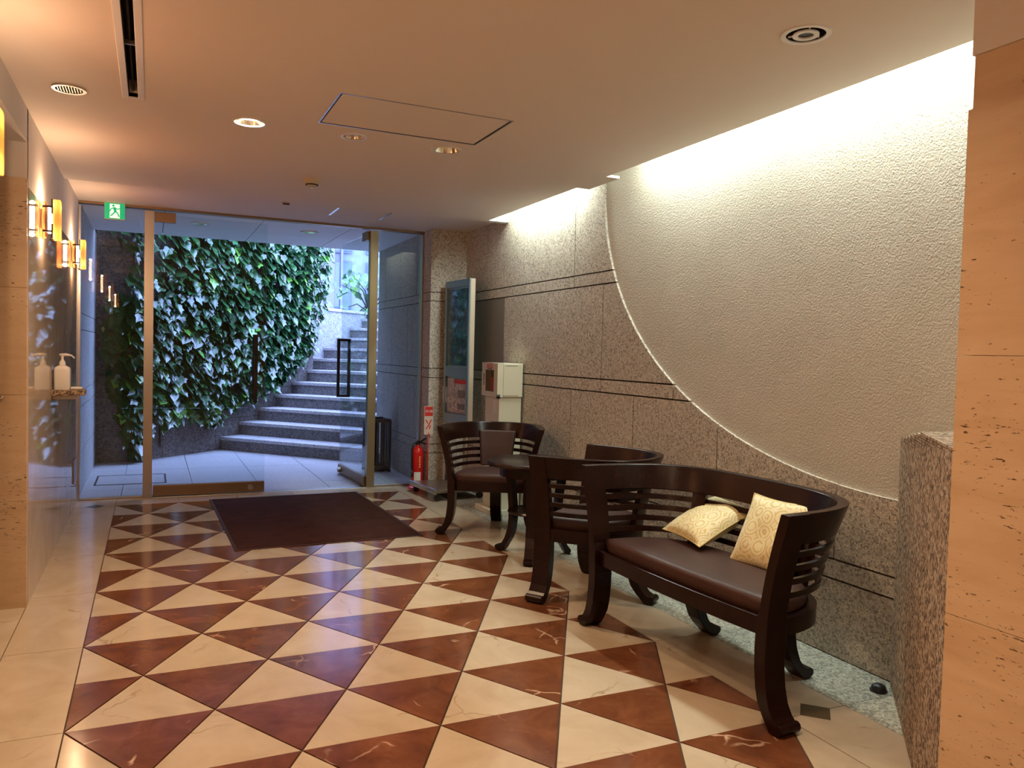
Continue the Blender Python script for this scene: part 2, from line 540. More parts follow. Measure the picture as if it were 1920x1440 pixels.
def text(name, body, size, m, parent, loc, rot, extrude=0.0005, align='CENTER'):
    cu = bpy.data.curves.new(name, 'FONT')
    cu.body = body; cu.size = size; cu.extrude = extrude
    cu.align_x = align; cu.align_y = 'CENTER'
    cu.materials.append(MT[m])
    tmp = bpy.data.objects.new('tmp', cu)
    COL.objects.link(tmp)
    dg_ = bpy.context.evaluated_depsgraph_get()
    me = bpy.data.meshes.new_from_object(tmp.evaluated_get(dg_))
    bpy.data.objects.remove(tmp)
    o = link(name, me, parent, loc)
    o.rotation_euler = rot
    return o

def light(name, kind, loc, energy, color, parent=None, rot=(0, 0, 0), **kw):
    d = bpy.data.lights.new(name, kind)
    d.energy = energy; d.color = color
    for k, v in kw.items(): setattr(d, k, v)
    o = link(name, d, parent, loc)
    o.rotation_euler = rot
    return o

# ------------------------------------------------------------------ main dimensions
U = 0.54                 # triangle side
V = U * S3               # two rows of triangles
XL, XR = -0.335, 3.43    # side walls
YG = 5.03                # glass front
ZC, ZF = 2.76, 2.81      # ceilings
XS = 3.22                # edge of the light slot
YB = -7.0

# ================================================================== FLOOR
floor = struct(B(-1.9, 3.6, YB, 5.06, -0.20, -0.005).obj('floor', 'grout'))
def tri_mesh(pts, m, gs):
    """tile with each side pulled in by gs[i] (side i joins i and i+1)"""
    n = len(pts)
    P = [Vector(p) for p in pts]
    lines = []
    for i in range(n):
        a, b = P[i], P[(i + 1) % n]
        d = (b - a).normalized(); nn = Vector((-d.y, d.x))   # CCW -> inward normal
        lines.append((a + nn * gs[i], d))
    out = []
    for i in range(n):
        (p, d), (q, e) = lines[i - 1], lines[i]
        den = d.x * e.y - d.y * e.x
        t = ((q.x - p.x) * e.y - (q.y - p.y) * e.x) / den
        out.append((p.x + d.x * t, p.y + d.y * t))
    return MB().prism(out, 'z', -0.03, 0.0).mesh('tile', m)
gd, gb = 0.0036, 0.0006
hh = V / 2
me_c = tri_mesh([(-U / 2, 0), (U / 2, 0), (0, hh)], 'cream', [gb, gd, gd])
me_r = tri_mesh([(-U / 2, 0), (0, -hh), (U / 2, 0)], 'red', [gd, gd, gb])
me_cR = tri_mesh([(0, 0), (U / 2, 0), (0, hh)], 'cream', [gb, gd, gd])      # right half, on the left border
me_rR = tri_mesh([(0, 0), (0, -hh), (U / 2, 0)], 'red', [gd, gd, gb])
me_cL = tri_mesh([(-U / 2, 0), (0, 0), (0, hh)], 'cream', [gb, gd, gd])     # left half, on the right border
me_rL = tri_mesh([(-U / 2, 0), (0, -hh), (0, 0)], 'red', [gd, gd, gb])
for kk in range(-6, 11):
    v = kk * 0.5
    y = v * V
    if kk % 2 == 0:
        us = [i + 0.5 for i in range(5)]
    else:
        us = [float(i) for i in range(6)]
    for u in us:
        mc, mr = me_c, me_r
        if u == 0.0: mc, mr = me_cR, me_rR
        if u == 5.0: mc, mr = me_cL, me_rL
        if kk < 10: link('tile', mc, floor, (u * U, y, 0))
        if kk > -6: link('tile', mr, floor, (u * U, y, 0))
def slab(x0, x1, y0, y1, m='cream', name='tile', parent=floor, g=0.002, z0=-0.03, z1=0.0):
    return B(x0 + g, x1 - g, y0 + g, y1 - g, z0, z1).obj(name, m, parent)
XB = 5 * U
for k in range(-3, 5):
    slab(XL, 0, k * V, (k + 1) * V); slab(XB, 3.03, k * V, (k + 1) * V)
slab(XL, 0, 5 * V, YG); slab(XB, 3.03, 5 * V, YG)
for i in range(5):
    slab(i * U, (i + 1) * U, 5 * V, YG)
for k in range(-7, -3):
    for i in range(-1, 7):
        x0, x1 = max(XL, i * U), min(3.43, (i + 1) * U)
        slab(x0, x1, k * V, (k + 1) * V)
# alcove floor
for k in range(-7, 2):
    slab(-1.10, XL, k * V, (k + 1) * V); slab(-1.87, -1.10, k * V, (k + 1) * V)
# small dark inset diamonds at the border joints
def inset(cx, cy, s):
    MB().prism([(cx - s, cy), (cx, cy - s), (cx + s, cy), (cx, cy + s)], 'z', -0.03, 0.0012).obj('inset', 'inset_stone', floor)
inset(2.863, -V, 0.084); inset(-0.168, 5 * V, 0.085); inset(-0.168, -V, 0.084); inset(2.863, 5 * V, 0.084)
# granite strip along the right wall
for k in range(-2, 6):
    y0, y1 = k * V * 1.0, min((k + 1) * V, YG)
    if y1 > y0: slab(3.03, XR + 0.03, y0, y1, 'strip_granite', 'granite_slab', g=0.0012)

# ================================================================== RIGHT WALL
wall_r = struct(B(XR + 0.025, XR + 0.30, -1.9, 5.2, 0, 3.2).obj('wall_right', 'groove'))
Y0, Z0, EA, EBz = -0.867, 2.765, 2.727, 1.914
def zc(y):
    if y >= Y0 + EA: return 9.0
    if y <= Y0: return Z0 - EBz
    return Z0 - EBz * math.sqrt(max(0, 1 - ((y - Y0) / EA) ** 2))
def yc(z):
    if z >= Z0: return Y0 + EA
    if z <= Z0 - EBz: return -9
    return Y0 + EA * math.sqrt(max(0, 1 - ((Z0 - z) / EBz) ** 2))
def rblock(y0, y1, z0, z1, g=0.0052):
    y0 += g; y1 -= g; z0 += g; z1 -= g
    ys = max(y0, yc(z0))
    if ys >= y1 - 0.005: return
    poly = [(ys, z0), (y1, z0)]
    if zc(y1) >= z1:
        poly.append((y1, z1))
        ye = max(y0, yc(z1))
        if ye < y1 - 1e-4: poly.append((ye, z1))
        if ye <= y0 + 1e-6:
            dk_ = y0 > 3.6 and 1.3 < z0 < 1.4
            MB().prism(poly, 'x', XR, XR + 0.03).obj('block', 'dark_stone' if dk_ else 'granite', wall_r); return
        hi = z1
    else:
        ye = y1; hi = zc(y1); poly.append((y1, hi))
    zlo = max(z0, zc(ys))
    n = max(3, int((hi - zlo) / 0.05) + int((ye - ys) / 0.06))
    yy = ye
    zz0, zz1 = hi, zlo
    for i in range(1, n + 1):
        t = i / n
        # walk the curve by its angle
        a1 = math.acos(max(-1, min(1, (ye - Y0) / EA))); a0 = math.acos(max(-1, min(1, (ys - Y0) / EA)))
        a = a1 + (a0 - a1) * t
        poly.append((Y0 + EA * math.cos(a), max(z0, Z0 - EBz * math.sin(a))))
    if zlo > z0 + 1e-4 and abs(poly[-1][0] - poly[0][0]) < 1e-4:
        pass
    cl = [poly[0]]
    for p in poly[1:]:
        if (Vector(p) - Vector(cl[-1])).length > 1e-4: cl.append(p)
    if (Vector(cl[0]) - Vector(cl[-1])).length < 1e-4: cl.pop()
    if len(cl) >= 3: MB().prism(cl, 'x', XR, XR + 0.03).obj('block', 'granite', wall_r)
JA = [-0.92 + 2.31 - 0.9255 * k for k in range(-6, 4)]
rows = [(0.0, 0.39, 0), (0.39, 0.49, 0), (0.49, 1.21, 1), (1.21, 1.31, 0), (1.31, 2.04, 0), (2.04, 2.135, 1), (2.135, 3.1, 1)]
# joints: odd rows at 2.31 + .9255 k, even rows shifted by half
for z0, z1, s in rows:
    off = 2.30 if s else 1.835
    ks = range(-6, 6)
    js = sorted([off + 0.9255 * k for k in ks])
    js = [-0.90] + [j for j in js if -0.80 < j < 4.70] + [4.75]
    for a, b in zip(js[:-1], js[1:]):
        rblock(a, b, z0, z1)
# recessed stucco field inside the arc
pl = [(-1.6, Z0 - EBz - 0.03)]
for i in range(49):
    a = PI / 2 * (1 - i / 48)
    pl.append((Y0 + (EA + 0.02) * math.cos(a), Z0 - (EBz + 0.02) * math.sin(a)))
pl += [(Y0 + EA + 0.02, 3.1), (-1.6, 3.1)]
MB().prism(pl, 'x', XR + 0.018, XR + 0.04).obj('stucco_panel', 'stucco', wall_r)

# return pier by the glass
pier = struct(B(3.045, XR + 0.1, 4.76, 5.12, 0, 2.9).obj('wall_entrance_pier', 'groove'))
for z0, z1, s in rows:
    g = 0.004
    B(3.02, XR - 0.002, 4.73, 4.765, z0 + g, min(z1, 2.85) - g).obj('block', 'granite', pier)
    B(3.02, 3.05, 4.766, 5.0, z0 + g, min(z1, 2.85) - g).obj('block', 'granite', pier)

# low diagonal granite pier between right wall and travertine pillar
random.seed(4)
dg = []
n = 14
for i in range(n + 1):
    t = i / n
    jx = random.uniform(-0.004, 0.004)
    jx *= 0 if i == n else 1
    dg.append((XR - 0.01 - (XR - 0.01 - 2.4515) * t + jx, -0.845 - 0.9594 * t + jx))
lp = link('granite_pier', None, None, (2.95, -1.35, 0))
tag(lp, 'low coarse speckled granite pier beside the orange travertine pillar', 'pier')
poly = [(x - 2.95, y + 1.35) for x, y in dg] + [(XR - 0.01 - 2.95, -1.79 + 1.35)]
pb_ = MB().prism(poly, 'z', 0, 1.135)
pb_.v = [(x, y, z if z < 0.5 else 1.142 - 0.075 * (x - 0.47) / 0.95) for x, y, z in pb_.v]
pb_.obj('body', 'pier_granite', lp)
# ragged thin ledges on its top
for i in range(7):
    a = i / 7; z0 = 1.15 + i * 0.012
    t0 = 0.06 + 0.075 * i + random.uniform(-0.015, 0.015)
    x0 = XR - 0.03 - (XR - 2.44) * t0; y0 = -0.855 - 0.97 * t0
    MB().prism([(x0 - 2.95, y0 + 1.35), (2.475 - 2.95, -1.795 + 1.35), (XR - 0.02 - 2.95, -1.795 + 1.35), (XR - 0.02 - 2.95, y0 + 1.35)], 'z', z0, z0 + 0.0095).obj('ledge', 'pier_granite', lp)

# travertine pillar at the right
pr = struct(B(2.475, 3.75, YB, -1.83, 0, 2.90).obj('wall_right_near', 'white'))
zt = [0.0, 0.745, 1.512, 2.225, 2.38]
for i in range(4):
    for j in range(4):
        dx = 0.008 if i == 3 else 0.0
        y1 = -1.805 - 0.9 * j
        B(2.45 + dx, 2.476, y1 - 0.898, y1 - (dx if j == 0 else 0), zt[i] + 0.0008, zt[i + 1] - 0.0008).obj('travertine_slab', 'trav', pr)
    B(2.4765, 3.44, -1.829, -1.805 - dx, zt[i] + 0.0008, zt[i + 1] - 0.0008).obj('travertine_slab', 'trav', pr)
B(2.452, 2.4768, -5.4, -1.808, 2.38, 2.90).obj('fascia', 'white', pr)
B(2.477, 3.44, -1.832, -1.808, 2.38, 3.10).obj('fascia', 'white', pr)

# ================================================================== LEFT WALL
wall_l = struct(B(-1.95, XL - 0.012, 1.745, YG, 0, 2.95).obj('wall_left', 'white'))
B(XL - 0.012, XL, 1.72, YG, 2.335, 2.92).obj('upper_band', 'white', wall_l)
pe = [1.742, 3.32, YG - 0.04]
for a, b in zip(pe[:-1], pe[1:]):
    B(XL - 0.012, XL + 0.004, a + 0.0008, b - 0.0008, 0.0, 2.335).obj('marble_panel', 'panel', wall_l)
B(XL - 0.012, XL + 0.010, YG - 0.04, YG - 0.015, 0.0, 2.335).obj('edge_trim', 'alu', wall_l)
B(XL + 0.004, XL + 0.012, 4.50, 4.78, 0.24, 0.45).obj('access_plate', 'bronze', wall_l)
# far jamb of the alcove, in travertine
zt2 = [0.0, 0.60, 1.19, 1.78, 2.38]
for i in range(4):
    B(-1.80, XL + 0.001, 1.70, 1.742, zt2[i] + 0.0008, zt2[i + 1] - 0.0008).obj('travertine_slab', 'trav', wall_l)
B(-1.80, XL, 1.712, 1.745, 2.38, 2.95).obj('jamb_head', 'white', wall_l)
B(XL - 0.18, XL, 0.75, 1.72, 2.575, 2.95).obj('lintel', 'white', wall_l)
wl2 = struct(B(-1.95, XL, YB, 0.75, 0, 2.95).obj('wall_left_near', 'white'))
struct(B(-1.95, -1.80, 0.75, 1.75, 0, 2.95).obj('wall_alcove', 'white'))
struct(B(-2.0, 3.8, YB - 0.2, YB, 0, 2.95).obj('wall_back', 'trav'))

# ================================================================== CEILING
def cutter(cuts):
    mb = MB()
    for c in cuts: mb.add(c.v, c.f)
    return mb.obj('cutter', None)
def boolean(o, cut):
    b = o.modifiers.new('cut', 'BOOLEAN'); b.operation = 'DIFFERENCE'; b.object = cut; b.solver = 'EXACT'
    dg_ = bpy.context.evaluated_depsgraph_get()
    me = bpy.data.meshes.new_from_object(o.evaluated_get(dg_))
    o.modifiers.clear(); o.data = me
    bpy.data.objects.remove(cut)
def cyl(x, y, r, z0, z1, n=32):
    return MB().lathe([(r, z0), (r, z1)], n, (x, y, 0))
ceiling = struct(B(-2.0, XS, YB, 3.70, ZC, 2.93).obj('ceiling', 'ceil'))
DL = [(0.787, 1.362, 0.085), (1.381, 1.362, 0.066), (1.973, 1.372, 0.088)]
LOBBY = [(0.45, -1.30), (1.55, -1.30), (0.45, -3.9), (1.55, -3.9), (0.45, -5.8), (1.55, -5.8)]
SPK = (2.609, -0.993, 0.078); VENT = (-0.093, 1.205, 0.078)
cuts = [cyl(x, y, r, 2.70, 2.86) for x, y, r in DL] + [cyl(x, y, 0.085, 2.70, 2.86) for x, y in LOBBY]
cuts += [cyl(SPK[0], SPK[1], SPK[2], 2.70, 2.85), cyl(VENT[0], VENT[1], VENT[2] * 0.86, 2.70, 2.85)]
cuts += [B(0.176, 0.222, -2.6, 1.195, 2.70, 2.87)]
HX0, HX1, HY0, HY1 = 1.135, 2.088, 0.602, 1.176
cuts += [B(HX0, HX1, HY0, HY1, 2.70, 2.80)]
boolean(ceiling, cutter(cuts))
ceil_f = struct(B(-2.0, 3.75, 3.70, YG + 0.02, ZF, 2.98).obj('ceiling_entrance', 'ceil'))
# cove: side, top, ends, and the cover between its two lamps
cv = struct(B(XS - 0.03, XS, -1.85, 3.70, 2.93, 3.14).obj('ceiling_cove', 'cove'))
B(XS - 0.03, 3.75, -1.85, 3.73, 3.12, 3.20).obj('cove_top', 'cove', cv)
B(XS, XR + 0.03, 3.63, 3.72, ZC, 3.12).obj('cove_end', 'cove', cv)
B(XS, XR + 0.04, -1.86, -1.81, 2.5, 3.12).obj('cove_end', 'cove', cv)
B(XS, 3.335, 1.50, 1.93, ZC + 0.002, ZC + 0.02).obj('cove_cover', 'ceil', cv)
struct(B(-2.0, 3.8, YB, 3.75, 3.20, 3.25).obj('ceiling_slab', 'white'))

def cove_lamp(y0, y1, label, k=1.0):
    t = thing('cove_lamp', label, 'lamp', (3.325, (y0 + y1) / 2, 2.985), group='lamps hidden in the ceiling slot')
    h = (y1 - y0) / 2
    B(-0.028, 0.03, -h, h, 0.028, 0.07).obj('housing', 'white_plastic', t)
    MB().tube([(0, -h + 0.03, 0), (0, h - 0.03, 0)], 0.014, 10).obj('lamp_tube', 'tube', t, smooth=True)
    for s in (-1, 1):
        B(-0.02, 0.02, s * (h - 0.02) - 0.012, s * (h - 0.02) + 0.012, -0.02, 0.03).obj('lamp_holder', 'white_plastic', t)
    light('tube_light', 'AREA', (0.016, 0, -0.010), k * P_COVE * (y1 - y0), COVE, t, (0, R(20), 0), shape='RECTANGLE', size=0.03, size_y=(y1 - y0) * 0.95)
cove_lamp(2.15, 3.45, 'fluorescent lamp in the ceiling slot over the granite wall', 1.5)
cove_lamp(0.02, 1.30, 'fluorescent lamp in the ceiling slot over the curved stucco edge')
cove_lamp(-1.70, -0.05, 'fluorescent lamp in the ceiling slot nearest the travertine pillar')

# ================================================================== GLASS FRONT
gf = struct(B(XL, 3.045, YG - 0.045, YG + 0.045, ZF - 0.022, ZF + 0.01).obj('window_entrance', 'bronze'))
def gbox(x0, x1, y0, y1, z0, z1, name, m):
    return B(x0, x1, y0, y1, z0, z1).obj(name, m, gf, bevel=0.002)
gbox(XL, XL + 0.02, YG - 0.03, YG + 0.03, 0, ZF - 0.035, 'frame_post', 'alu')
gbox(0.222, 0.305, YG - 0.045, YG + 0.045, 0, ZF - 0.035, 'frame_post', 'alu')
gbox(2.42, 2.505, YG - 0.045, YG + 0.045, 0, ZF - 0.035, 'frame_post', 'gold_lit_post')
gbox(3.00, 3.045, YG - 0.045, YG + 0.045, 0, ZF - 0.035, 'frame_post', 'alu')
B(XL + 0.02, 0.222, YG - 0.006, YG + 0.006, 0.02, ZF - 0.035).obj('pane', 'glass', gf)
B(2.505, 3.00, YG - 0.006, YG + 0.006, 0.02, ZF - 0.035).obj('pane', 'glass', gf)
gbox(XL + 0.02, 0.222, YG - 0.02, YG + 0.02, 0, 0.02, 'sill', 'alu')
gbox(2.505, 3.00, YG - 0.02, YG + 0.02, 0, 0.02, 'sill', 'alu')
gbox(0.305, 2.42, YG - 0.06, YG + 0.06, -0.004, 0.006, 'threshold', 'alu')

def glass_door(name, label, loc, rz, flip):
    """leaf: hinge at the origin, leaf along +x (or -x when flip)"""
    t = link(name, None, None, loc); t.rotation_euler = (0, 0, rz)
    t['kind'] = 'structure'; t['label'] = label
    s = -1 if flip else 1
    def bx(x0, x1, y0, y1, z0, z1):
        a, b = sorted((s * x0, s * x1)); return B(a, b, y0, y1, z0, z1)
    W = 1.05
    bx(0.005, W, -0.006, 0.006, 0.03, 2.745).obj('pane', 'glass', t)
    bx(0.005, W, -0.022, 0.022, 0.012, 0.115).obj('bottom_rail', 'bronze', t, bevel=0.003)
    bx(0.0, 0.19, -0.024, 0.024, 2.675, 2.770).obj('top_patch', 'bronze', t, bevel=0.003)
    lk = MB().tube([(s * (W - 0.14), -0.062, 0.062), (s * (W - 0.14), 0.03, 0.062)], 0.026, 16).obj('lock_knob', 'alu', t, auto=40)
    hx = s * (W - 0.105)
    hd = B(hx - 0.019, hx + 0.019, -0.078, -0.048, 0.925, 1.62).obj('handle', 'blackmetal', t, bevel=0.004)
    B(hx - 0.019, hx + 0.019, 0.048, 0.078, 0.925, 1.62).obj('handle', 'blackmetal', t, bevel=0.004)
    for z in (0.925, 1.59):
        B(hx - 0.019, hx + 0.019, -0.05, 0.05, z, z + 0.03).obj('handle_arm', 'blackmetal', t, bevel=0.003)
    return t
glass_door('door_1', 'closed clear glass door leaf with bronze bottom rail and dark bar handle', (0.308, YG, 0), 0, False)
glass_door('door_2', 'open clear glass door leaf swung outward beside the gold-lit metal post', (2.415, YG, 0), R(-87.3), True)

# ================================================================== EXTERIOR
SO = YG + 0.05
ext = struct(B(-3.0, 9.0, SO, 16, -0.25, -0.012).obj('ground_courtyard', 'groove'))
xs = [-0.66, 0.03, 0.705, 1.37, 2.055, 2.73, 3.4]
ys = [YG + 0.06, 5.55, 6.9, 8.25, 9.6]
for a, b in zip(xs[:-1], xs[1:]):
    for c, d in zip(ys[:-1], ys[1:]):
        slab(a, b, c, d, 'ext_tile', 'paving_tile', ext, 0.003, -0.03, 0.0)
fr_ = thing('drain_cover', 'thin dark framed floor cover set in the courtyard paving', 'floor cover', (0.09, 6.2, 0))
for a in ((-0.34, 0.36, -0.33, -0.312), (-0.34, 0.36, 0.312, 0.33), (-0.34, -0.322, -0.312, 0.312), (0.342, 0.36, -0.312, 0.312)):
    B(a[0], a[1], a[2], a[3], 0.0, 0.004).obj('frame', 'groove', fr_)
B(-0.322, 0.342, -0.312, 0.312, 0.0, 0.002).obj('lid', 'ext_tile', fr_)
# soffit with joint grooves
sof = struct(B(-0.6, 3.6, SO, 7.10, 2.845, 3.3).obj('ceiling_courtyard', 'groove'))
sx = [XL - 0.1, 0.40, 1.352, 2.28, 3.25]
sy = [SO, 6.15, 7.10]
for a, b in zip(sx[:-1], sx[1:]):
    for c, d in zip(sy[:-1], sy[1:]):
        B(a + 0.004, b - 0.004, c + 0.003, d - 0.003, 2.82, 2.85).obj('soffit_panel', 'soffit', sof)
def soffit_lamp(x, y, label):
    t = thing('courtyard_downlight', label, 'downlight', (x, y, 2.82), group='unlit downlights in the courtyard soffit')
    MB().ring(0.075, 0.10, -0.012, 0.0).obj('trim_ring', 'white_plastic', t, auto=40)
    MB().lathe([(0.075, -0.010), (0.05, -0.004), (0.0, -0.003)], 24).obj('diffuser', 'reflector', t, auto=40)
soffit_lamp(0.758, 5.86, 'round downlight in the courtyard soffit above the closed glass door')
soffit_lamp(1.914, 5.80, 'round downlight in the courtyard soffit above the open doorway')
# left courtyard wall
wlc = struct(B(-0.75, XL - 0.014, YG + 0.05, 7.72, 0, 5.5).obj('wall_courtyard_left', 'groove'))
lz = [0.0, 0.42, 0.86, 1.02, 1.62, 1.78, 2.34, 2.845]
for i in range(len(lz) - 1):
    yy = [YG + 0.05, 6.42, 7.66] if i % 2 else [YG + 0.05, 5.75, 7.1, 7.66]
    for a, b in zip(yy[:-1], yy[1:]):
        B(XL - 0.02, XL, a + 0.004, b - 0.004, lz[i] + 0.004, lz[i + 1] - 0.004).obj('block', 'ext_granite', wlc)
# back walls: short straight piece, then the 42 degree ivy wall beside the stair
DW = Vector((0.743, 0.669, 0)).normalized(); NW = Vector((DW.y, -DW.x, 0)); P0 = Vector((1.2, 8.69, 0))
def wp(t, n_, z): return P0 + DW * t + NW * n_ + Vector((0, 0, z))
iw = struct(MB().prism([((P0 + DW * -1.52).x, (P0 + DW * -1.52).y), ((P0 + DW * 2.1).x, (P0 + DW * 2.1).y), ((P0 + DW * 2.1 - NW * 0.3).x, (P0 + DW * 2.1 - NW * 0.3).y), (-0.75, 8.1), (-0.75, 7.673)], 'z', 0, 5.5).obj('wall_ivy', 'groove'))
iz = [0.0, 0.45, 0.88, 1.35, 1.8, 2.25, 2.7, 3.15, 3.6, 4.2, 4.9, 5.5]
Rw = Matrix(((DW.x, NW.x, 0), (DW.y, NW.y, 0), (0, 0, 1)))
for i in range(len(iz) - 1):
    ts = [-1.51, -0.6, 0.35, 1.3, 2.1] if i % 2 else [-1.51, -1.05, -0.1, 0.85, 1.7, 2.1]
    for a, b in zip(ts[:-1], ts[1:]):
        vs = []
        m_ = B(a + 0.003, b - 0.003, -0.001, 0.014, iz[i] + 0.003, iz[i + 1] - 0.003)
        m_.v = [tuple(P0 + DW * x + NW * y + Vector((0, 0, z))) for x, y, z in m_.v]
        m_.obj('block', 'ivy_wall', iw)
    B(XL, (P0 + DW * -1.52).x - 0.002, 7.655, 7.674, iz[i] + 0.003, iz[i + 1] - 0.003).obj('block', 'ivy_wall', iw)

# stair
st = link('granite_stair', None, None, (1.2, 8.69, 0))
st['kind'] = 'structure'; st['label'] = 'grey granite stair climbing away beside the ivy wall'
st.rotation_euler = (0, 0, math.atan2(DW.y, DW.x))
TR, RI, SW = 0.39, 0.19, 2.9
for k in range(12):
    x0 = k * TR; z0 = k * RI
    L0 = 0.015 if k < 5 else 0.25
    LL = -SW
    sp = B(x0 + 0.02, x0 + TR + 0.05, LL, L0, max(0, z0 - 0.19), z0 + RI - 0.045).obj('step', 'groove', st)
    off = 0.55 + 0.27 * (k % 3)
    js = [L0, L0 - off, L0 - off - 1.0, LL]
    for a, b in zip(js[:-1], js[1:]):
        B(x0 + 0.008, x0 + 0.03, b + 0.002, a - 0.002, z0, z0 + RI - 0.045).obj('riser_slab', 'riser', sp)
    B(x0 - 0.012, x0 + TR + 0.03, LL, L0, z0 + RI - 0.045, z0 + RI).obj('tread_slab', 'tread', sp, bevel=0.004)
# white parapet wall further up the stair, left side
wpz = struct(link('wall_stair_parapet', MB().prism([(2.11, 0.25), (6.5, 0.25), (6.5, 0.55), (2.11, 0.55)], 'z', 0, 2.18).mesh('p', 'white_granite')))
wpz.location = st.location; wpz.rotation_euler = st.rotation_euler
cp = MB().prism([(2.09, 0.22), (6.5, 0.22), (6.5, 0.58), (2.09, 0.58)], 'z', 2.18, 2.23).obj('coping', 'tread', wpz)
# right courtyard wall, straight and then beside the stair
XQ = 3.06
wrc = struct(B(XQ + 0.014, XQ + 0.5, YG + 0.05, 7.02, 0, 3.3).obj('wall_courtyard_right', 'groove'))
for i, (z0, z1, s) in enumerate(rows):
    js = [YG + 0.05, 5.35, 6.02, 6.69, 7.02] if s else [YG + 0.05, 5.68, 6.35, 7.02]
    for a, b in zip(js[:-1], js[1:]):
        B(XQ, XQ + 0.02, a + 0.003, b - 0.003, z0 + 0.004, min(z1, 2.84) - 0.004).obj('block', 'ext_granite', wrc)
a0 = Vector((XQ, 7.02, 0)); a1 = a0 + DW * 7
struct(MB().prism([(a0.x, a0.y), (a0.x + 0.5, a0.y), (a1.x + 0.4, a1.y), (a1.x, a1.y)], 'z', 0, 3.0).obj('wall_stair_right', 'ext_granite'))

# building beyond
bd = thing('far_building', 'pale blue building with tall windows beyond the top of the stair', 'building', (5.0, 17.0, 0))
B(-4, 6, 0.1, 0.6, 0, 9).obj('wall', 'facade', bd)
xx = [-1.45, -1.03, -0.75, -0.42]
B(-1.42, -1.06, 0.0, 0.1, 0, 9).obj('panel', 'facade_blue', bd)
B(-0.66, -0.46, -0.05, 0.1, 0, 9).obj('pilaster', 'facade_grey', bd)
B(-0.30, -0.24, -0.05, 0.1, 0, 9).obj('pilaster', 'facade_grey', bd)
for (a, b) in ((-0.44, -0.02), (0.42, 0.9), (1.3, 1.8)):
    for z in (0.8, 4.0):
        w_ = B(a - 0.03, b + 0.03, 0.04, 0.10, z, z + 3.0).obj('window', 'facade_grey', bd)
        B(a, b, 0.03, 0.05, z + 0.05, z + 2.95).obj('pane', 'pane', w_)

# umbrella stand outside
us_ = thing('umbrella_stand', 'dark wooden slatted umbrella stand in the courtyard behind the glass', 'umbrella stand', (2.84, 6.17, 0), R(4))
for x in (-0.13, 0.105):
    for y in (-0.16, 0.135):
        B(x, x + 0.028, y, y + 0.028, 0, 0.64).obj('post', 'brown_wood', us_)
for z in (0.03, 0.61):
    for y in (-0.16, 0.139): B(-0.102, 0.105, y, y + 0.022, z, z + 0.04).obj('rail', 'brown_wood', us_)
    for x in (-0.13, 0.111): B(x, x + 0.022, -0.132, 0.135, z, z + 0.04).obj('rail', 'brown_wood', us_)
for x in (-0.055, 0.02):
    for y in (-0.155, 0.145): B(x, x + 0.035, y, y + 0.012, 0.07, 0.61).obj('slat', 'brown_wood', us_)
for y in (-0.09, -0.02, 0.05):
    for x in (-0.125, 0.116): B(x, x + 0.012, y, y + 0.035, 0.07, 0.61).obj('slat', 'brown_wood', us_)
B(-0.102, 0.105, -0.132, 0.135, 0.012, 0.03).obj('tray', 'black', us_)
B(-0.05, 0.06, -0.05, 0.05, 0.65, 0.672).obj('top_grip', 'brown_wood', us_)

# ================================================================== IVY
random.seed(11)
def leaf_mesh(name, m, k):
    # five-lobed ivy leaf, folded along the midrib, stalk at origin, tip along -Z
    pts = [(0, 0.02), (0.20, 0.14), (0.44, 0.06), (0.36, -0.18), (0.50, -0.40), (0.26, -0.52), (0.0, -0.98)]
    if k == 1: pts = [(0, 0.02), (0.24, 0.10), (0.46, -0.10), (0.40, -0.40), (0.22, -0.66), (0.0, -0.95)]
    if k == 2: pts = [(0, 0.02), (0.16, 0.12), (0.38, 0.02), (0.33, -0.22), (0.42, -0.45), (0.18, -0.62), (0.0, -1.05)]
    vs = []; fs = []
    mid = [(0, 0.02), (0, -0.35), (0, pts[-1][1])]
    for s in (1, -1):
        o = len(vs)
        L = [(s * x, -0.16 * abs(x) - 0.10 * (z * z) * (1 if z < 0 else 0), z) for x, z in pts]
        L.append((0, 0.015, -0.35))
        vs += L
        c = len(L) - 1
        for i in range(len(pts) - 1):
            f = (o + c, o + i, o + i + 1)
            fs.append(f if s > 0 else f[::-1])
    me = bpy.data.meshes.new(name)
    me.from_pydata(vs, [], fs)
    for p in me.polygons: p.use_smooth = True
    me.materials.append(MT[m])
    return me
LM = [leaf_mesh('leaf', 'leafA', 0), leaf_mesh('leaf', 'leafA', 1), leaf_mesh('leaf', 'leafA', 2)]
LY = [leaf_mesh('leaf', 'leafB', 0), leaf_mesh('leaf', 'leafB', 1)]
ivy_poly = [(-2.05, 3.2), (-1.95, 2.78), (-1.62, 2.62), (-1.85, 2.2), (-2.0, 1.9), (-2.02, 1.3), (-1.95, 0.95), (-1.80, 0.62), (-1.62, 0.10), (-1.36, 0.06), (-1.30, 0.50), (-1.05, 0.42), (-0.72, 0.55), (-0.25, 0.36), (0.07, 0.62), (0.62, 0.74), (1.0, 0.86), (1.54, 1.15), (2.0, 1.55), (2.22, 2.2), (2.36, 2.9), (2.42, 4.2), (-2.05, 4.2)]
def inside(t, z):
    c = False; n = len(ivy_poly)
    for i in range(n):
        (a, b), (d, e) = ivy_poly[i], ivy_poly[i - 1]
        if (b > z) != (e > z) and t < (d - a) * (z - b) / (e - b) + a: c = not c
    return c
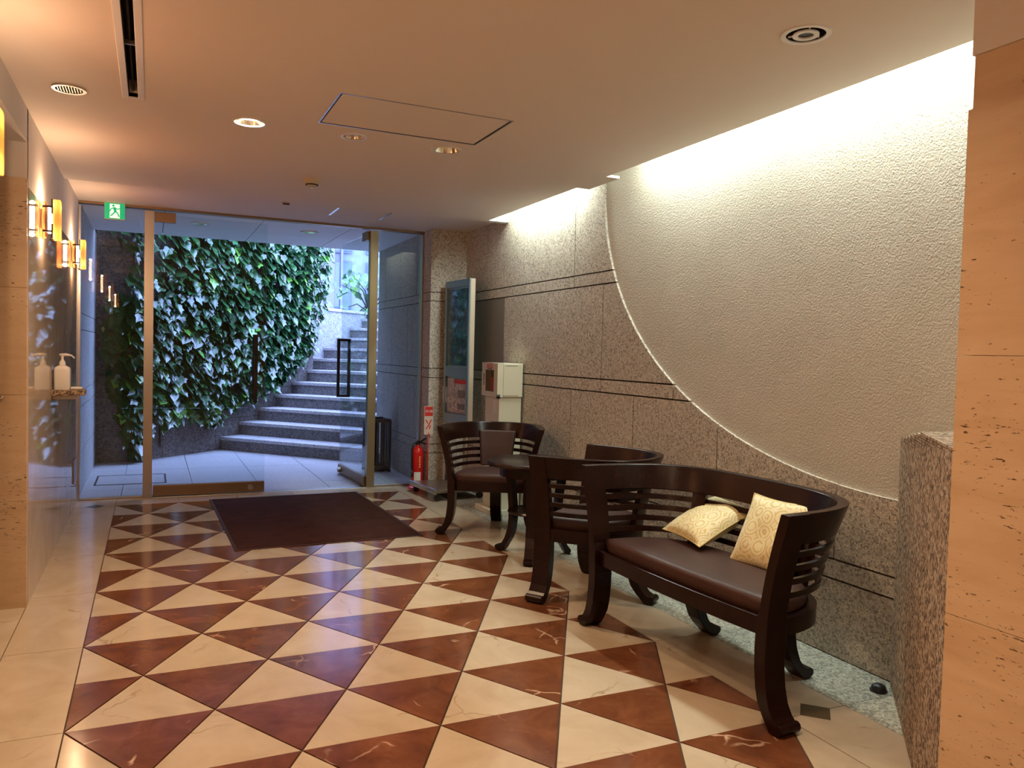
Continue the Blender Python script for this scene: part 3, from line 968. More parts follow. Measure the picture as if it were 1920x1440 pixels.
def leaf_mat(t, z, n_, s):
    tilt = random.gauss(0.52, 0.2)
    az = random.gauss(0.05, 0.38)
    rl = random.gauss(0.30, 0.32)
    Mr = Matrix.Rotation(az, 3, 'Z') @ Matrix.Rotation(-(tilt), 3, 'X') @ Matrix.Rotation(rl, 3, 'Y')
    # local frame: x along wall, -y outward -> wall axes
    A = Matrix(((DW.x, -NW.x, 0), (DW.y, -NW.y, 0), (0, 0, 1)))
    Q = A @ Mr
    p = wp(t, n_, z)
    if p.y < 7.60 and t < -1.4: p.y = 7.60 - n_ * 0.3
    if t < -1.52: p = Vector((max(p.x, XL + 0.05), 7.64 - n_, z))
    W = Q.to_4x4()
    for i in range(3):
        for j in range(3): W[i][j] *= s
    W.translation = p
    return W
ivy = thing('climbing_ivy', 'dense glossy green ivy covering the courtyard wall beside the stair', 'ivy', (1.2, 8.69, 0))
cand = []
while len(cand) < 4300:
    t = random.uniform(-2.05, 2.55); z = random.uniform(0.05, 4.2)
    if not inside(t, z): continue
    e = 1.0
    if t < -0.9 and z > 2.1 and random.random() < 0.62: continue    # thin over the bare top corner
    if z > 3.4 and random.random() < 0.6: continue
    n_ = random.uniform(0.03, 0.16) + (0.03 if z > 1 else 0)
    cand.append((t, z, n_, random.uniform(0.095, 0.185)))
big = sorted(range(len(cand)), key=lambda i: -(cand[i][3] + 0.25 * cand[i][2]) * (1.0 if cand[i][1] < 3.0 else 0.2))[:300]
bigset = set(big)
inv = Matrix.Translation((-1.2, -8.69, 0))
rest = MB(); rest2 = MB()
def add_leaf(mb, me, W):
    mb.add([W @ v.co for v in me.vertices], [tuple(p.vertices) for p in me.polygons])
for i, (t, z, n_, s) in enumerate(cand):
    W = inv @ leaf_mat(t, z, n_, s)
    edge = t > 1.6 or z < 0.9
    young = random.random() < (0.14 if edge else 0.05)
    me = random.choice(LY if young else LM)
    if i in bigset:
        link('leaf', me, ivy, mw=W)
    else:
        add_leaf(rest2 if young else rest, me, W)
for mb, m in ((rest, 'leafA'), (rest2, 'leafB')):
    me = bpy.data.meshes.new('foliage'); me.from_pydata(mb.v, [], mb.f)
    for p in me.polygons: p.use_smooth = True
    me.materials.append(MT[m])
    o = link('foliage', me, ivy); o['kind'] = 'stuff'
for t0 in (-1.5, -1.1, -0.5, 0.1, 0.6, 1.1, 1.6, 2.0):
    p = []; t = t0
    z = 0.15 if t0 < -1.0 else (0.6 + max(0, t0) * 0.45)
    while z < 4.4:
        q = inv @ wp(t, 0.03, z)
        if t > -1.5: p.append(q)
        t += random.uniform(-0.10, 0.13); z += 0.22
    if len(p) > 2: MB().tube(p, 0.011, 5).obj('stem', 'stem', ivy, smooth=True)

# potted-looking shrub at the stair top
sh = thing('leafy_shrub', 'bright leafy shrub overhanging the upper steps behind the open door', 'shrub', (4.05, 11.8, 2.23))
random.seed(5)
tips = []
for i in range(13):
    a = random.uniform(0, 2 * PI); hgt = random.uniform(-0.25, 0.75); rr = random.uniform(0.15, 0.75)
    tip = (rr * math.cos(a) - 0.08, rr * math.sin(a) * 0.6, hgt)
    MB().tube([(0.10, 0, 0.0), (0.08 + tip[0] * 0.4, tip[1] * 0.4, 0.16 + hgt * 0.4), tip], [0.016, 0.011, 0.005], 6).obj('branch', 'stem', sh, smooth=True)
    tips.append(tip)
for tip in tips:
    for j in range(12):
        s = random.uniform(0.10, 0.19)
        W = (Matrix.Translation(Vector(tip) + Vector((random.uniform(-0.17, 0.17), random.uniform(-0.17, 0.17), random.uniform(-0.22, 0.12)))) @
             Euler((random.uniform(-1.2, 0.1), random.uniform(-0.6, 0.6), random.uniform(-1.0, 1.0))).to_matrix().to_4x4() @ Matrix.Diagonal((s, s, s, 1)))
        link('leaf', random.choice(LY if random.random() < 0.45 else LM), sh, mw=W)

# ================================================================== CEILING FITTINGS
def downlight(x, y, r, z, lit, label, energy=0.0, spot=R(125)):
    t = thing('ceiling_downlight', label, 'downlight', (x, y, z), group='round ceiling downlights')
    MB().ring(r - 0.004, r + 0.012, -0.006, 0.001, 32).obj('trim_ring', 'white_plastic', t, auto=40)
    if lit:
        MB().lathe([(r - 0.002, 0.0), (r - 0.010, 0.03), (r - 0.012, 0.036)], 32, cap=False).obj('reflector', 'reflector', t, auto=40)
        d = MB().lathe([(r - 0.010, 0.030), (0.0, 0.030)], 32, cap=False)
        d.obj('diffuser', 'lampwhite', t)
        light('lamp', 'AREA', (0, 0, 0.026), energy, WARM2, t, shape='DISK', size=2 * (r - 0.014), spread=R(130))
    else:
        # open reflector cup, seen from below
        cup = MB()
        n = 32
        prof = [(r - 0.003, 0.0), (r * 0.86, 0.035), (r * 0.62, 0.075), (r * 0.34, 0.092)]
        vs = []
        for rr, zz in prof:
            for k in range(n): vs.append((rr * math.cos(2 * PI * k / n), rr * math.sin(2 * PI * k / n), zz))
        fs = [(i * n + k, i * n + (k + 1) % n, (i + 1) * n + (k + 1) % n, (i + 1) * n + k) for i in range(3) for k in range(n)]
        fs.append(tuple(3 * n + k for k in range(n)))
        cup.add(vs, fs).obj('reflector', 'reflector', t, smooth=True)
        MB().lathe([(0.0, 0.020), (r * 0.22, 0.028), (r * 0.30, 0.05), (r * 0.24, 0.09)], 16).obj('bulb', 'white_plastic', t, smooth=True)
downlight(*DL[0], ZC, True, 'lit round downlight glowing white in the ceiling', P_DOWN)
downlight(*DL[1], ZC, False, 'small unlit round downlight with mirror cup next to the lit one')
downlight(*DL[2], ZC, False, 'large unlit round downlight below the hatch corner, nearest the stone wall')
for i, (x, y) in enumerate(LOBBY):
    downlight(x, y, 0.085, ZC, True, 'lit round downlight in the near lobby ceiling, %s row, %s side' % (('first', 'second', 'third')[i // 2], ('alcove', 'pillar')[i % 2]), P_LOBBY * (1.0, 0.8, 0.25)[i // 2])

# line diffuser
ld = thing('line_diffuser', 'long white slot air diffuser in the ceiling near the left wall', 'air diffuser', (0.198, 0, ZC))
B(-0.052, -0.022, -2.62, 1.215, -0.006, 0.02).obj('flange', 'white_plastic', ld, bevel=0.002)
B(0.022, 0.052, -2.62, 1.215, -0.006, 0.02).obj('flange', 'white_plastic', ld, bevel=0.002)
B(-0.022, 0.022, 1.195, 1.215, -0.006, 0.02).obj('end_cap', 'white_plastic', ld)
B(-0.0235, 0.0235, -2.6, 1.194, 0.085, 0.1).obj('plenum', 'dark_void', ld)
B(-0.0235, -0.0205, -2.6, 1.194, 0.02, 0.085).obj('plenum', 'dark_void', ld)
B(0.0205, 0.0235, -2.6, 1.194, 0.02, 0.085).obj('plenum', 'dark_void', ld)
B(-0.004, 0.004, -2.6, 1.194, 0.03, 0.06).obj('deflector', 'dark_void', ld)
for y in (0.45, -0.4, -1.3):
    B(-0.0205, 0.0205, y, y + 0.012, 0.012, 0.03).obj('bridge', 'alu', ld)
# round vent
rv = thing('round_air_vent', 'round slatted air vent in the ceiling at the left wall', 'air vent', (VENT[0], VENT[1], ZC))
MB().ring(VENT[2] * 0.80, VENT[2], -0.010, 0.0, 28).obj('ring', 'alu', rv, auto=40)
for i in range(-4, 5):
    x = i * 0.0125; h = math.sqrt(max(0, (VENT[2] * 0.8) ** 2 - x * x))
    B(x - 0.0025, x + 0.0025, -h, h, -0.008, 0.012).obj('slat', 'alu', rv)
MB().lathe([(0.0, 0.06), (VENT[2] * 0.85, 0.06)], 24, cap=False).obj('duct', 'dark_void', rv)
# adjustable round speaker / nozzle
sp_ = thing('ceiling_nozzle', 'white round adjustable air nozzle with a black centre in the ceiling', 'air nozzle', (SPK[0], SPK[1], ZC))
MB().ring(0.075, 0.094, -0.004, 0.001, 32).obj('flange', 'white_plastic', sp_, auto=40)
MB().ring(0.030, 0.050, -0.006, 0.0, 28).obj('inner_ring', 'white_plastic', sp_, auto=40)
MB().lathe([(0.0, 0.0), (0.031, 0.0), (0.031, 0.03)], 24, cap=False).obj('throat', 'black', sp_)
MB().lathe([(0.0, 0.045), (0.077, 0.045), (0.077, 0.002)], 28, cap=False).obj('cavity', 'dark_void', sp_)
for a in range(3):
    c, s = math.cos(a * 2.1), math.sin(a * 2.1)
    MB().tube([(0.05 * c, 0.05 * s, 0.004), (0.068 * c, 0.068 * s, 0.004)], 0.004, 6).obj('spoke', 'white_plastic', sp_)
# access hatch
ht = thing('ceiling_hatch', 'large rectangular ceiling access hatch with aluminium edge', 'hatch', ((HX0 + HX1) / 2, (HY0 + HY1) / 2, ZC))
hx, hy = (HX1 - HX0) / 2, (HY1 - HY0) / 2
B(-hx + 0.017, hx - 0.017, -hy + 0.017, hy - 0.017, 0.0, 0.02).obj('panel', 'ceil', ht)
for a in ((-hx, -hx + 0.007, -hy, hy), (hx - 0.007, hx, -hy, hy), (-hx + 0.007, hx - 0.007, -hy, -hy + 0.007), (-hx + 0.007, hx - 0.007, hy - 0.007, hy)):
    B(*a, -0.002, 0.03).obj('frame', 'steel', ht)
B(-hx + 0.007, hx - 0.007, -hy + 0.007, hy - 0.007, 0.028, 0.038).obj('recess', 'dark_void', ht)
ht2 = thing('ceiling_hatch', 'small ceiling access hatch with silver edge above the glass doors', 'hatch', (2.12, 4.25, ZF))
B(-0.24, 0.24, -0.20, 0.20, -0.003, 0.0).obj('panel', 'ceil', ht2)
for a in ((-0.26, -0.242, -0.22, 0.22), (0.242, 0.26, -0.22, 0.22)):
    B(*a, -0.004, 0.0).obj('frame', 'steel', ht2)
for a in ((-0.242, 0.242, -0.22, -0.204), (-0.242, 0.242, 0.204, 0.22)):
    B(*a, -0.004, 0.0).obj('frame', 'ceil', ht2)
# smoke detector
sd = thing('smoke_detector', 'small beige smoke detector on the ceiling', 'smoke detector', (1.379, 2.70, ZC))
MB().lathe([(0.0, -0.055), (0.030, -0.055), (0.045, -0.040), (0.062, -0.022), (0.070, 0.0)], 28).obj('body', 'beige_case', sd, auto=50)
MB().ring(0.040, 0.0475, -0.046, -0.038, 24).obj('slots', 'dark_void', sd)
MB().lathe([(0.0, -0.068), (0.012, -0.066), (0.014, -0.055)], 12).obj('indicator', 'chrome', sd, smooth=True)
# slim sensor
sn = thing('door_sensor', 'slim dark door sensor on the ceiling in front of the glass', 'sensor', (1.392, 4.05, ZF))
B(-0.035, 0.035, -0.02, 0.02, -0.012, 0.0).obj('base', 'beige_case', sn, bevel=0.003)
B(-0.028, 0.028, -0.021, -0.012, -0.022, -0.010).obj('lens', 'dark_void', sn)

# exit sign
ex = thing('exit_sign', 'green lit emergency exit sign with a running figure', 'exit sign', (-0.032, 4.97, 2.655))
B(-0.088, 0.088, -0.015, 0.03, 0.0, 0.160).obj('case', 'beige_case', ex, bevel=0.003)
B(-0.078, 0.078, -0.01, 0.025, 0.160, ZF - 2.655).obj('mount', 'beige_case', ex)
B(-0.085, 0.085, -0.018, -0.014, 0.004, 0.150).obj('face', 'exitgreen', ex)
B(-0.042, 0.042, -0.0195, -0.0175, 0.012, 0.142).obj('doorway', 'exitwhite', ex)
fig = MB()
def limb(pts, w):
    for (x0, z0), (x1, z1) in zip(pts[:-1], pts[1:]):
        d = Vector((x1 - x0, z1 - z0)); n_ = Vector((-d.y, d.x)).normalized() * w
        fig.prism([(x0 + n_.x, z0 + n_.y), (x0 - n_.x, z0 - n_.y), (x1 - n_.x, z1 - n_.y), (x1 + n_.x, z1 + n_.y)], 'y', -0.0212, -0.0192)
fig.prism([(-0.012 + 0.011 * math.cos(a * PI / 6), 0.127 + 0.011 * math.sin(a * PI / 6)) for a in range(12)], 'y', -0.0212, -0.0192)
limb([(-0.006, 0.112), (0.006, 0.072)], 0.011)
limb([(-0.008, 0.108), (-0.034, 0.092), (-0.040, 0.072)], 0.0045)
limb([(0.0, 0.106), (0.026, 0.094), (0.042, 0.104)], 0.0045)
limb([(0.004, 0.074), (-0.014, 0.050), (-0.034, 0.030)], 0.006)
limb([(0.006, 0.074), (0.026, 0.056), (0.036, 0.026)], 0.006)
fig.obj('running_figure', 'exitgreen', ex)

# ================================================================== SCONCES
def sconce(y, label):
    t = thing('wall_sconce', label, 'wall lamp', (XL + (0.004 if y > 1.7 else 0), y, 2.24), group='amber glass wall lamps in a row')
    B(0.0, 0.012, -0.035, 0.035, -0.06, 0.06).obj('back_plate', 'chrome', t, bevel=0.002)
    # amber glass plates: front and rear slab with rounded corners
    def rp(w, h, r):
        p = []
        for cx, cy, a0 in ((w - r, h - r, 0), (-w + r, h - r, PI / 2), (-w + r, -h + r, PI), (w - r, -h + r, 3 * PI / 2)):
            for k in range(5):
                a = a0 + PI / 2 * k / 4
                p.append((cx + r * math.cos(a), cy + r * math.sin(a)))
        return p
    MB().prism(rp(0.060, 0.122, 0.025), 'x', 0.068, 0.104).obj('glass_plate', 'amber', t, bevel=0.003)
    MB().prism(rp(0.050, 0.110, 0.020), 'x', 0.016, 0.024).obj('glass_plate', 'amber', t)
    for z in (-0.075, 0.075):
        B(0.012, 0.066, -0.052, -0.044, z - 0.006, z + 0.006).obj('clip', 'blackmetal', t)
        B(0.060, 0.067, -0.066, -0.058, z - 0.045, z + 0.045).obj('clip', 'blackmetal', t)
    B(0.052, 0.067, -0.070, 0.070, -0.128, -0.123).obj('tray', 'blackmetal', t)
    MB().tube([(0.048, 0, -0.082), (0.048, 0, 0.082)], 0.013, 12).obj('lamp_tube', 'bulb', t, smooth=True)
    light('lamp', 'POINT', (0.048, 0, 0.098), P_SCONCE, WARM, t, shadow_soft_size=0.012)
    light('lamp', 'POINT', (0.048, 0, -0.098), P_SCONCE * 1.1, WARM, t, shadow_soft_size=0.012)
sconce(0.20, 'amber glass wall sconce at the very left edge of the picture')
sconce(2.28, 'amber glass wall sconce on the marble wall just past the travertine jamb')
sconce(4.30, 'amber glass wall sconce on the marble wall closest to the glass front')
sconce(-1.8, 'amber glass wall sconce on the near white wall, outside the photo')

# shelf and hand sanitiser
shf = thing('wall_shelf', 'small speckled granite wall shelf carrying the pump bottle', 'shelf', (XL + 0.004, 2.93, 1.10))
B(0.0, 0.20, -0.10, 0.12, 0.02, 0.055).obj('shelf_board', 'pier_granite', shf, bevel=0.003)
B(0.0, 0.15, -0.02, 0.02, -0.01, 0.02).obj('bracket', 'alu', shf)
pb = thing('pump_bottle', 'white hand sanitiser pump bottle on the granite shelf', 'bottle', (XL + 0.062, 2.93, 1.156))
def rrect(w, d, r):
    p = []
    for cx, cy, a0 in ((w - r, d - r, 0), (-w + r, d - r, PI / 2), (-w + r, -d + r, PI), (w - r, -d + r, 3 * PI / 2)):
        for k in range(5):
            a = a0 + PI / 2 * k / 4
            p.append((cx + r * math.cos(a), cy + r * math.sin(a)))
    return p
bm_ = MB(); lv = [(0.0, 0.96), (0.005, 1.0), (0.14, 1.0), (0.155, 0.92), (0.165, 0.6), (0.172, 0.36)]
base = rrect(0.050, 0.034, 0.016); n = len(base)
vs = []; fs = []
for z, s in lv: vs += [(x * s, y * s, z) for x, y in base]
for i in range(len(lv) - 1):
    for k in range(n): fs.append((i * n + k, i * n + (k + 1) % n, (i + 1) * n + (k + 1) % n, (i + 1) * n + k))
fs.append(tuple(range(n))[::-1]); fs.append(tuple((len(lv) - 1) * n + k for k in range(n)))
bm_.add(vs, fs).obj('body', 'white_plastic', pb, auto=50)
MB().lathe([(0.020, 0.168), (0.020, 0.19), (0.012, 0.205), (0.008, 0.21), (0.008, 0.238)], 16).obj('collar', 'white_plastic', pb, auto=50)
MB().tube([(-0.018, 0, 0.243), (0.022, 0, 0.245), (0.055, 0, 0.240), (0.075, 0, 0.222)], [0.009, 0.010, 0.006, 0.005], 8).obj('pump_head', 'white_plastic', pb, smooth=True)
wr = thing('white_roll', 'thin white stick lying on the granite shelf beside the bottle', 'stick', (XL + 0.145, 2.90, 1.156))
MB().tube([(-0.03, 0, 0.012), (0.04, 0.01, 0.012)], 0.011, 10).obj('body', 'white_plastic', wr, smooth=True)
MB().tube([(0.0401, 0.01, 0.012), (0.046, 0.011, 0.012)], 0.0085, 10).obj('cap', 'chrome', wr, smooth=True)
kn = thing('wall_hook', 'tiny chrome hook on the left travertine jamb', 'hook', (-0.448, 1.70, 1.17))
MB().tube([(0, 0, 0), (0, -0.03, 0), (0.004, -0.045, 0.012)], 0.006, 8).obj('arm', 'chrome', kn, smooth=True)
MB().lathe([(0.0, -0.004), (0.011, -0.002), (0.011, 0.004), (0, 0.006)], 12, (0.004, -0.047, 0.012)).obj('knob', 'chrome', kn, smooth=True)

# ================================================================== FLOOR MAT
fm = thing('door_mat', 'large dark brown entrance mat lying on the marble floor', 'mat', (1.555, 3.68, 0), R(1.2))
B(-0.70, 0.70, -1.03, 1.03, 0.001, 0.010).obj('pile', 'mat', fm, bevel=0.003)
B(-0.725, 0.725, -1.055, 1.055, 0.0005, 0.006).obj('border', 'rubber', fm, bevel=0.002)

# ================================================================== TUB CHAIRS AND BENCH
def tub_seat(t, a, d, nexp, rear, pads, bow, kind):
    """local: x across, y to the back, front posts at y = 0"""
    HT = 0.885
    def off(z):
        # inward lean below the top rail
        u = min(1, max(0, (HT - z) / (HT - 0.42)))
        return 0.098 * (1 - (1 - u) ** 1.5)
    def plan(th, z, inn=0.0):
        aa = a - off(z) - inn; dd = d - off(z) * 1.15 - inn
        c, s = math.cos(th), math.sin(th)
        e = 2.0 / nexp
        return (aa * math.copysign(abs(c) ** e, c), dd * abs(s) ** e)
    def band(th0, th1, z0, z1, thick, n=40, zs=None):
        zs = zs or [z0, z1]
        vs = []; fs = []
        ring = [(0, z) for z in zs] + [(thick, z) for z in zs[::-1]]
        m = len(ring)
        for i in range(n + 1):
            th = th0 + (th1 - th0) * i / n
            for inn, z in ring:
                x, y = plan(th, z, inn); vs.append((x, y, z))
        for i in range(n):
            for k in range(m):
                fs.append((i * m + k, i * m + (k + 1) % m, (i + 1) * m + (k + 1) % m, (i + 1) * m + k))
        fs.append(tuple(range(m))); fs.append(tuple(n * m + k for k in range(m))[::-1])
        return MB().add(vs, fs)
    e0 = 0.006
    band(e0, PI - e0, 0.752, HT, 0.042, 56, [0.752, 0.80, 0.845, HT]).obj('top_rail', 'wood', t, bevel=0.005, auto=40)
    # four slats
    zz = 0.500
    for k in range(4):
        z0 = 0.522 + k * 0.058
        band(0.05, PI - 0.05, z0, z0 + 0.026, 0.018, 48).obj('slat', 'wood', t, auto=40)
    # front posts that run down into the curved legs
    for s in (1, -1):
        outer = []; inner = []
        for i in range(13):
            z = HT - 0.001 - (HT - 0.40) * i / 12
            x = a - off(z) + 0.004
            outer.append((s * x, z)); inner.append((s * (x - (0.047 if z > 0.47 else 0.060)), z))
        leg = [(0.32, -0.102), (0.24, -0.100), (0.16, -0.091), (0.10, -0.075), (0.062, -0.052), (0.046, -0.035)]
        for z, o_ in leg:
            outer.append((s * (a + o_ + 0.004), z))
        # scroll foot
        cx, cz, rr = a - 0.022, 0.030, 0.022
        for ang in (110, 70, 30, -10, -50, -80):
            outer.append((s * (cx + rr * math.cos(R(ang))), cz + rr * math.sin(R(ang))))
        for z, o_ in leg:
            w_ = 0.060 if z > 0.2 else 0.060
            inner.append((s * (a + o_ + 0.004 - w_), z))
        inner[-1] = (s * (a - 0.086), 0.030)
        inner.append((s * (a - 0.066), 0.006)); inner.append((s * (a - 0.045), 0.0)); inner.append((s * (a - 0.020), 0.004))
        poly = outer + inner[::-1]
        MB().prism(poly, 'y', -0.012, 0.098).obj('leg', 'wood', t, bevel=0.004)
    # rear legs and the uprights above them
    for rx in rear:
        th = math.acos(max(-1, min(1, (abs(rx) / (a - 0.10)) ** (nexp / 2.0)))) if rx != 0 else PI / 2
        yb = plan(th, 0.42)[1] - (0.03 if kind == 'bench' else 0.0)
        prof_o = []; prof_i = []
        for z, o_ in ((0.47, 0.0), (0.40, 0.0), (0.32, -0.006), (0.24, -0.004), (0.16, 0.010), (0.10, 0.034), (0.062, 0.064), (0.046, 0.092)):
            prof_o.append((yb + o_, z)); prof_i.append((yb + o_ - 0.058, z))
        cy, cz, rr = yb + 0.105, 0.030, 0.022
        for ang in (110, 70, 30, -10, -50, -80):
            prof_o.append((cy + rr * math.cos(R(ang)), cz + rr * math.sin(R(ang))))
        prof_i[-1] = (yb + 0.040, 0.030)
        prof_i += [(yb + 0.060, 0.006), (yb + 0.082, 0.0), (yb + 0.107, 0.004)]
        lg = MB().prism(prof_o + prof_i[::-1], 'x', -0.047, 0.047)
        an = 0.0
        lg.v = [(x + rx, y, z) for x, y, z in lg.v]
        lg.obj('leg', 'wood', t, bevel=0.004)
        dth = 0.055 / (a if rx == 0 else a) 
        ux = rx if rx == 0 else math.copysign(0.40, rx)
        th = math.acos((abs(ux) / (a - 0.04)) ** (nexp / 2.0)) if ux else PI / 2
        thr = th if rx >= 0 else PI - th
        band(thr - dth, thr + dth, 0.42, 0.76, 0.036, 6, [0.42, 0.55, 0.65, 0.76]).obj('upright', 'wood', t)
    # seat frame
    band(0.03, PI - 0.03, 0.365, 0.440, 0.030, 44).obj('apron', 'wood', t, auto=40)
    af = a - off(0.40) - 0.045
    fr = []
    K = 16
    for i in range(K + 1):
        x = -af + 2 * af * i / K; fr.append((x, 0.018 - bow * (1 - (x / af) ** 2)))
    for i in range(K, -1, -1):
        x, y = fr[i]; fr.append((x, y + 0.032))
    MB().prism(fr, 'z', 0.362, 0.438).obj('front_rail', 'wood', t, bevel=0.003)
    # cushion
    ol = []
    for i in range(41):
        th = 0.05 + (PI - 0.10) * i / 40
        ol.append(plan(th, 0.46, 0.040))
    n0 = 16
    xL, yL = ol[-1]; xR, yR = ol[0]
    for i in range(1, n0):
        x = xL + (xR - xL) * i / n0
        ol.append((x, yL + (yR - yL) * i / n0 - 0.02 - bow * (1 - (x / af) ** 2) if True else 0))
    cx = 0.0; cy = sum(p[1] for p in ol) / len(ol)
    rings = [(0.436, 0.985), (0.442, 1.0), (0.478, 1.0), (0.492, 0.985), (0.501, 0.955), (0.506, 0.88), (0.508, 0.5)]
    vs = []; fs = []; n = len(ol)
    for z, s in rings:
        for x, y in ol: vs.append((cx + (x - cx) * s, cy + (y - cy) * s, z))
    for i in range(len(rings) - 1):
        for k in range(n): fs.append((i * n + k, i * n + (k + 1) % n, (i + 1) * n + (k + 1) % n, (i + 1) * n + k))
    fs.append(tuple(range(n))[::-1]); fs.append(tuple((len(rings) - 1) * n + k for k in range(n)))
    MB().add(vs, fs).obj('seat_cushion', 'leather', t, auto=50)
    # seat deck beneath
    dk = [plan(0.05 + (PI - 0.1) * i / 30, 0.43, 0.028) for i in range(31)]
    MB().prism(dk, 'z', 0.41, 0.436).obj('seat_deck', 'wood', t)
    # back pad
    for _ in range(pads):
        pd = band(PI / 2 - 0.36, PI / 2 + 0.36, 0.515, 0.815, 0.05, 14, [0.515, 0.53, 0.60, 0.68, 0.76, 0.80, 0.815])
        # shift forward of the slats
        pd.v = [(x * 0.95, y * 0.55 + 0.45 * (d - off(z) * 1.2 - 0.03) - 0.046, z) for x, y, z in pd.v]
        pd.obj('back_pad', 'leather', t, bevel=0.012, seg=3)

c1 = thing('tub_chair', 'dark wooden tub chair with square brown back pad, beside the poster stand', 'chair', (2.785, 2.455, 0), R(-30), 'dark wooden tub chairs')
tub_seat(c1, 0.435, 0.645, 2.5, [0], 1, 0.03, 'chair')
c2 = thing('tub_chair', 'reddish dark tub chair turned away between the round table and the bench', 'chair', (2.69, 1.05, 0), R(-145.5), 'dark wooden tub chairs')
tub_seat(c2, 0.425, 0.645, 2.5, [0], 0, 0.03, 'chair')
bn = thing('curved_bench', 'long dark wooden curved-back bench with brown leather seat and two gold cushions', 'bench', (2.507, -0.345, 0), R(-86.7))
tub_seat(bn, 0.735, 0.64, 3.0, [-0.31, 0.31], 0, 0.02, 'bench')

# round table
tb = thing('round_table', 'small round dark wooden table between the two tub chairs', 'table', (2.86, 1.775, 0), R(0))
MB().lathe([(0.0, 0.676), (0.335, 0.676), (0.352, 0.684), (0.356, 0.695), (0.350, 0.708), (0.338, 0.712), (0.0, 0.712)], 48).obj('tabletop', 'wood', tb, auto=40)
MB().lathe([(0.0, 0.6), (0.26, 0.6), (0.262, 0.676), (0.0, 0.676)], 40).obj('apron', 'wood', tb, auto=40)
MB().lathe([(0.0, 0.325), (0.190, 0.325), (0.198, 0.335), (0.190, 0.346), (0.0, 0.346)], 36).obj('shelf', 'wood', tb, auto=40)
feet = [(2.701 - 2.86, 2.044 - 1.775), (2.697 - 2.86, 1.523 - 1.775), (3.136 - 2.86, 1.76 - 1.775)]
for fx, fy in feet:
    L = math.hypot(fx, fy); an = math.atan2(fy, fx)
    o_ = []; i_ = []
    for z, q in ((0.60, 0.245), (0.48, 0.225), (0.36, 0.212), (0.26, 0.208), (0.18, 0.216), (0.11, 0.240), (0.065, 0.268), (0.046, 0.285)):
        o_.append((q, z)); i_.append((q - 0.045, z))
    for ang in (110, 70, 30, -10, -50, -80):
        o_.append((L - 0.002 + 0.02 * math.cos(R(ang)), 0.028 + 0.02 * math.sin(R(ang))))
    i_[-1] = (0.245, 0.028); i_ += [(0.262, 0.006), (0.28, 0.0), (0.30, 0.004)]
    lg = MB().prism(o_ + i_[::-1], 'y', -0.034, 0.034)
    c, s = math.cos(an), math.sin(an)
    lg.v = [(x * c - y * s, x * s + y * c, z) for x, y, z in lg.v]
    lg.obj('leg', 'wood', tb, bevel=0.004)

# scatter cushions
def cushion(name, label, size, thick, M_, seed):
    random.seed(seed)
    n = 22
    vs = []; fs = []
    def hz(u, v):
        e = (1 - abs(u) ** 2.6) * (1 - abs(v) ** 2.6)
        return thick * (max(0, e) ** 0.55)
    for s in (1, -1):
        o = len(vs)
        for j in range(n + 1):
            for i in range(n + 1):
                u = -1 + 2 * i / n; v = -1 + 2 * j / n
                k = 1 - 0.085 * (1 - v * v) * abs(u) ** 3
                k2 = 1 - 0.085 * (1 - u * u) * abs(v) ** 3
                wob = 0.006 * math.sin(5 * u + seed) * math.cos(4 * v - seed) * (1 - u * u) * (1 - v * v)
                vs.append((u * size * k, v * size * k2, s * (hz(u, v) + wob + 0.002)))
        for j in range(n):
            for i in range(n):
                f = (o + j * (n + 1) + i, o + j * (n + 1) + i + 1, o + (j + 1) * (n + 1) + i + 1, o + (j + 1) * (n + 1) + i)
                fs.append(f if s > 0 else f[::-1])
    t = link(name, None); t.matrix_world = M_
    tag(t, label, 'cushion', 'gold patterned cushions on the bench')
    MB().add(vs, fs).obj('cover', 'damask', t, smooth=True)
    rim = []
    for i in range(n): u = -1 + 2 * i / n; rim.append((u * size, -size * (1 - 0.085 * (1 - u * u)), 0))
    for i in range(n): u = -1 + 2 * i / n; rim.append((size * (1 - 0.085 * (1 - u * u)), u * size, 0))
    for i in range(n): u = 1 - 2 * i / n; rim.append((u * size, size * (1 - 0.085 * (1 - u * u)), 0))
    for i in range(n): u = 1 - 2 * i / n; rim.append((-size * (1 - 0.085 * (1 - u * u)), u * size, 0))
    MB().tube(rim, 0.004, 6, True).obj('piping', 'piping', t, smooth=True)
    return t
def frame(o, ex_, ey_):
    ex_ = Vector(ex_).normalized(); ey_ = Vector(ey_); ey_ = (ey_ - ex_ * ey_.dot(ex_)).normalized(); ez_ = ex_.cross(ey_)
    W = Matrix.Identity(4)
    for i in range(3): W[i][0] = ex_[i]; W[i][1] = ey_[i]; W[i][2] = ez_[i]; W[i][3] = o[i]
    return W
cushion('scatter_cushion', 'gold damask cushion lying tilted in the middle of the bench seat', 0.185, 0.06, frame((2.995, -0.03, 0.625), (0.1, 1.0, 0.03), (-0.80, 0.1, -0.42)), 1)
cushion('scatter_cushion', 'gold damask cushion standing upright against the bench end', 0.185, 0.055, frame((2.995, -0.50, 0.650), (0.12, -1.0, 0.0), (0.52, 0.0, 1.0)), 2)

# ================================================================== POSTER STAND
ps = thing('poster_stand', 'tall blue-grey poster stand on a wheeled base by the granite pier', 'poster stand', (3.17, 4.32, 0), R(5))
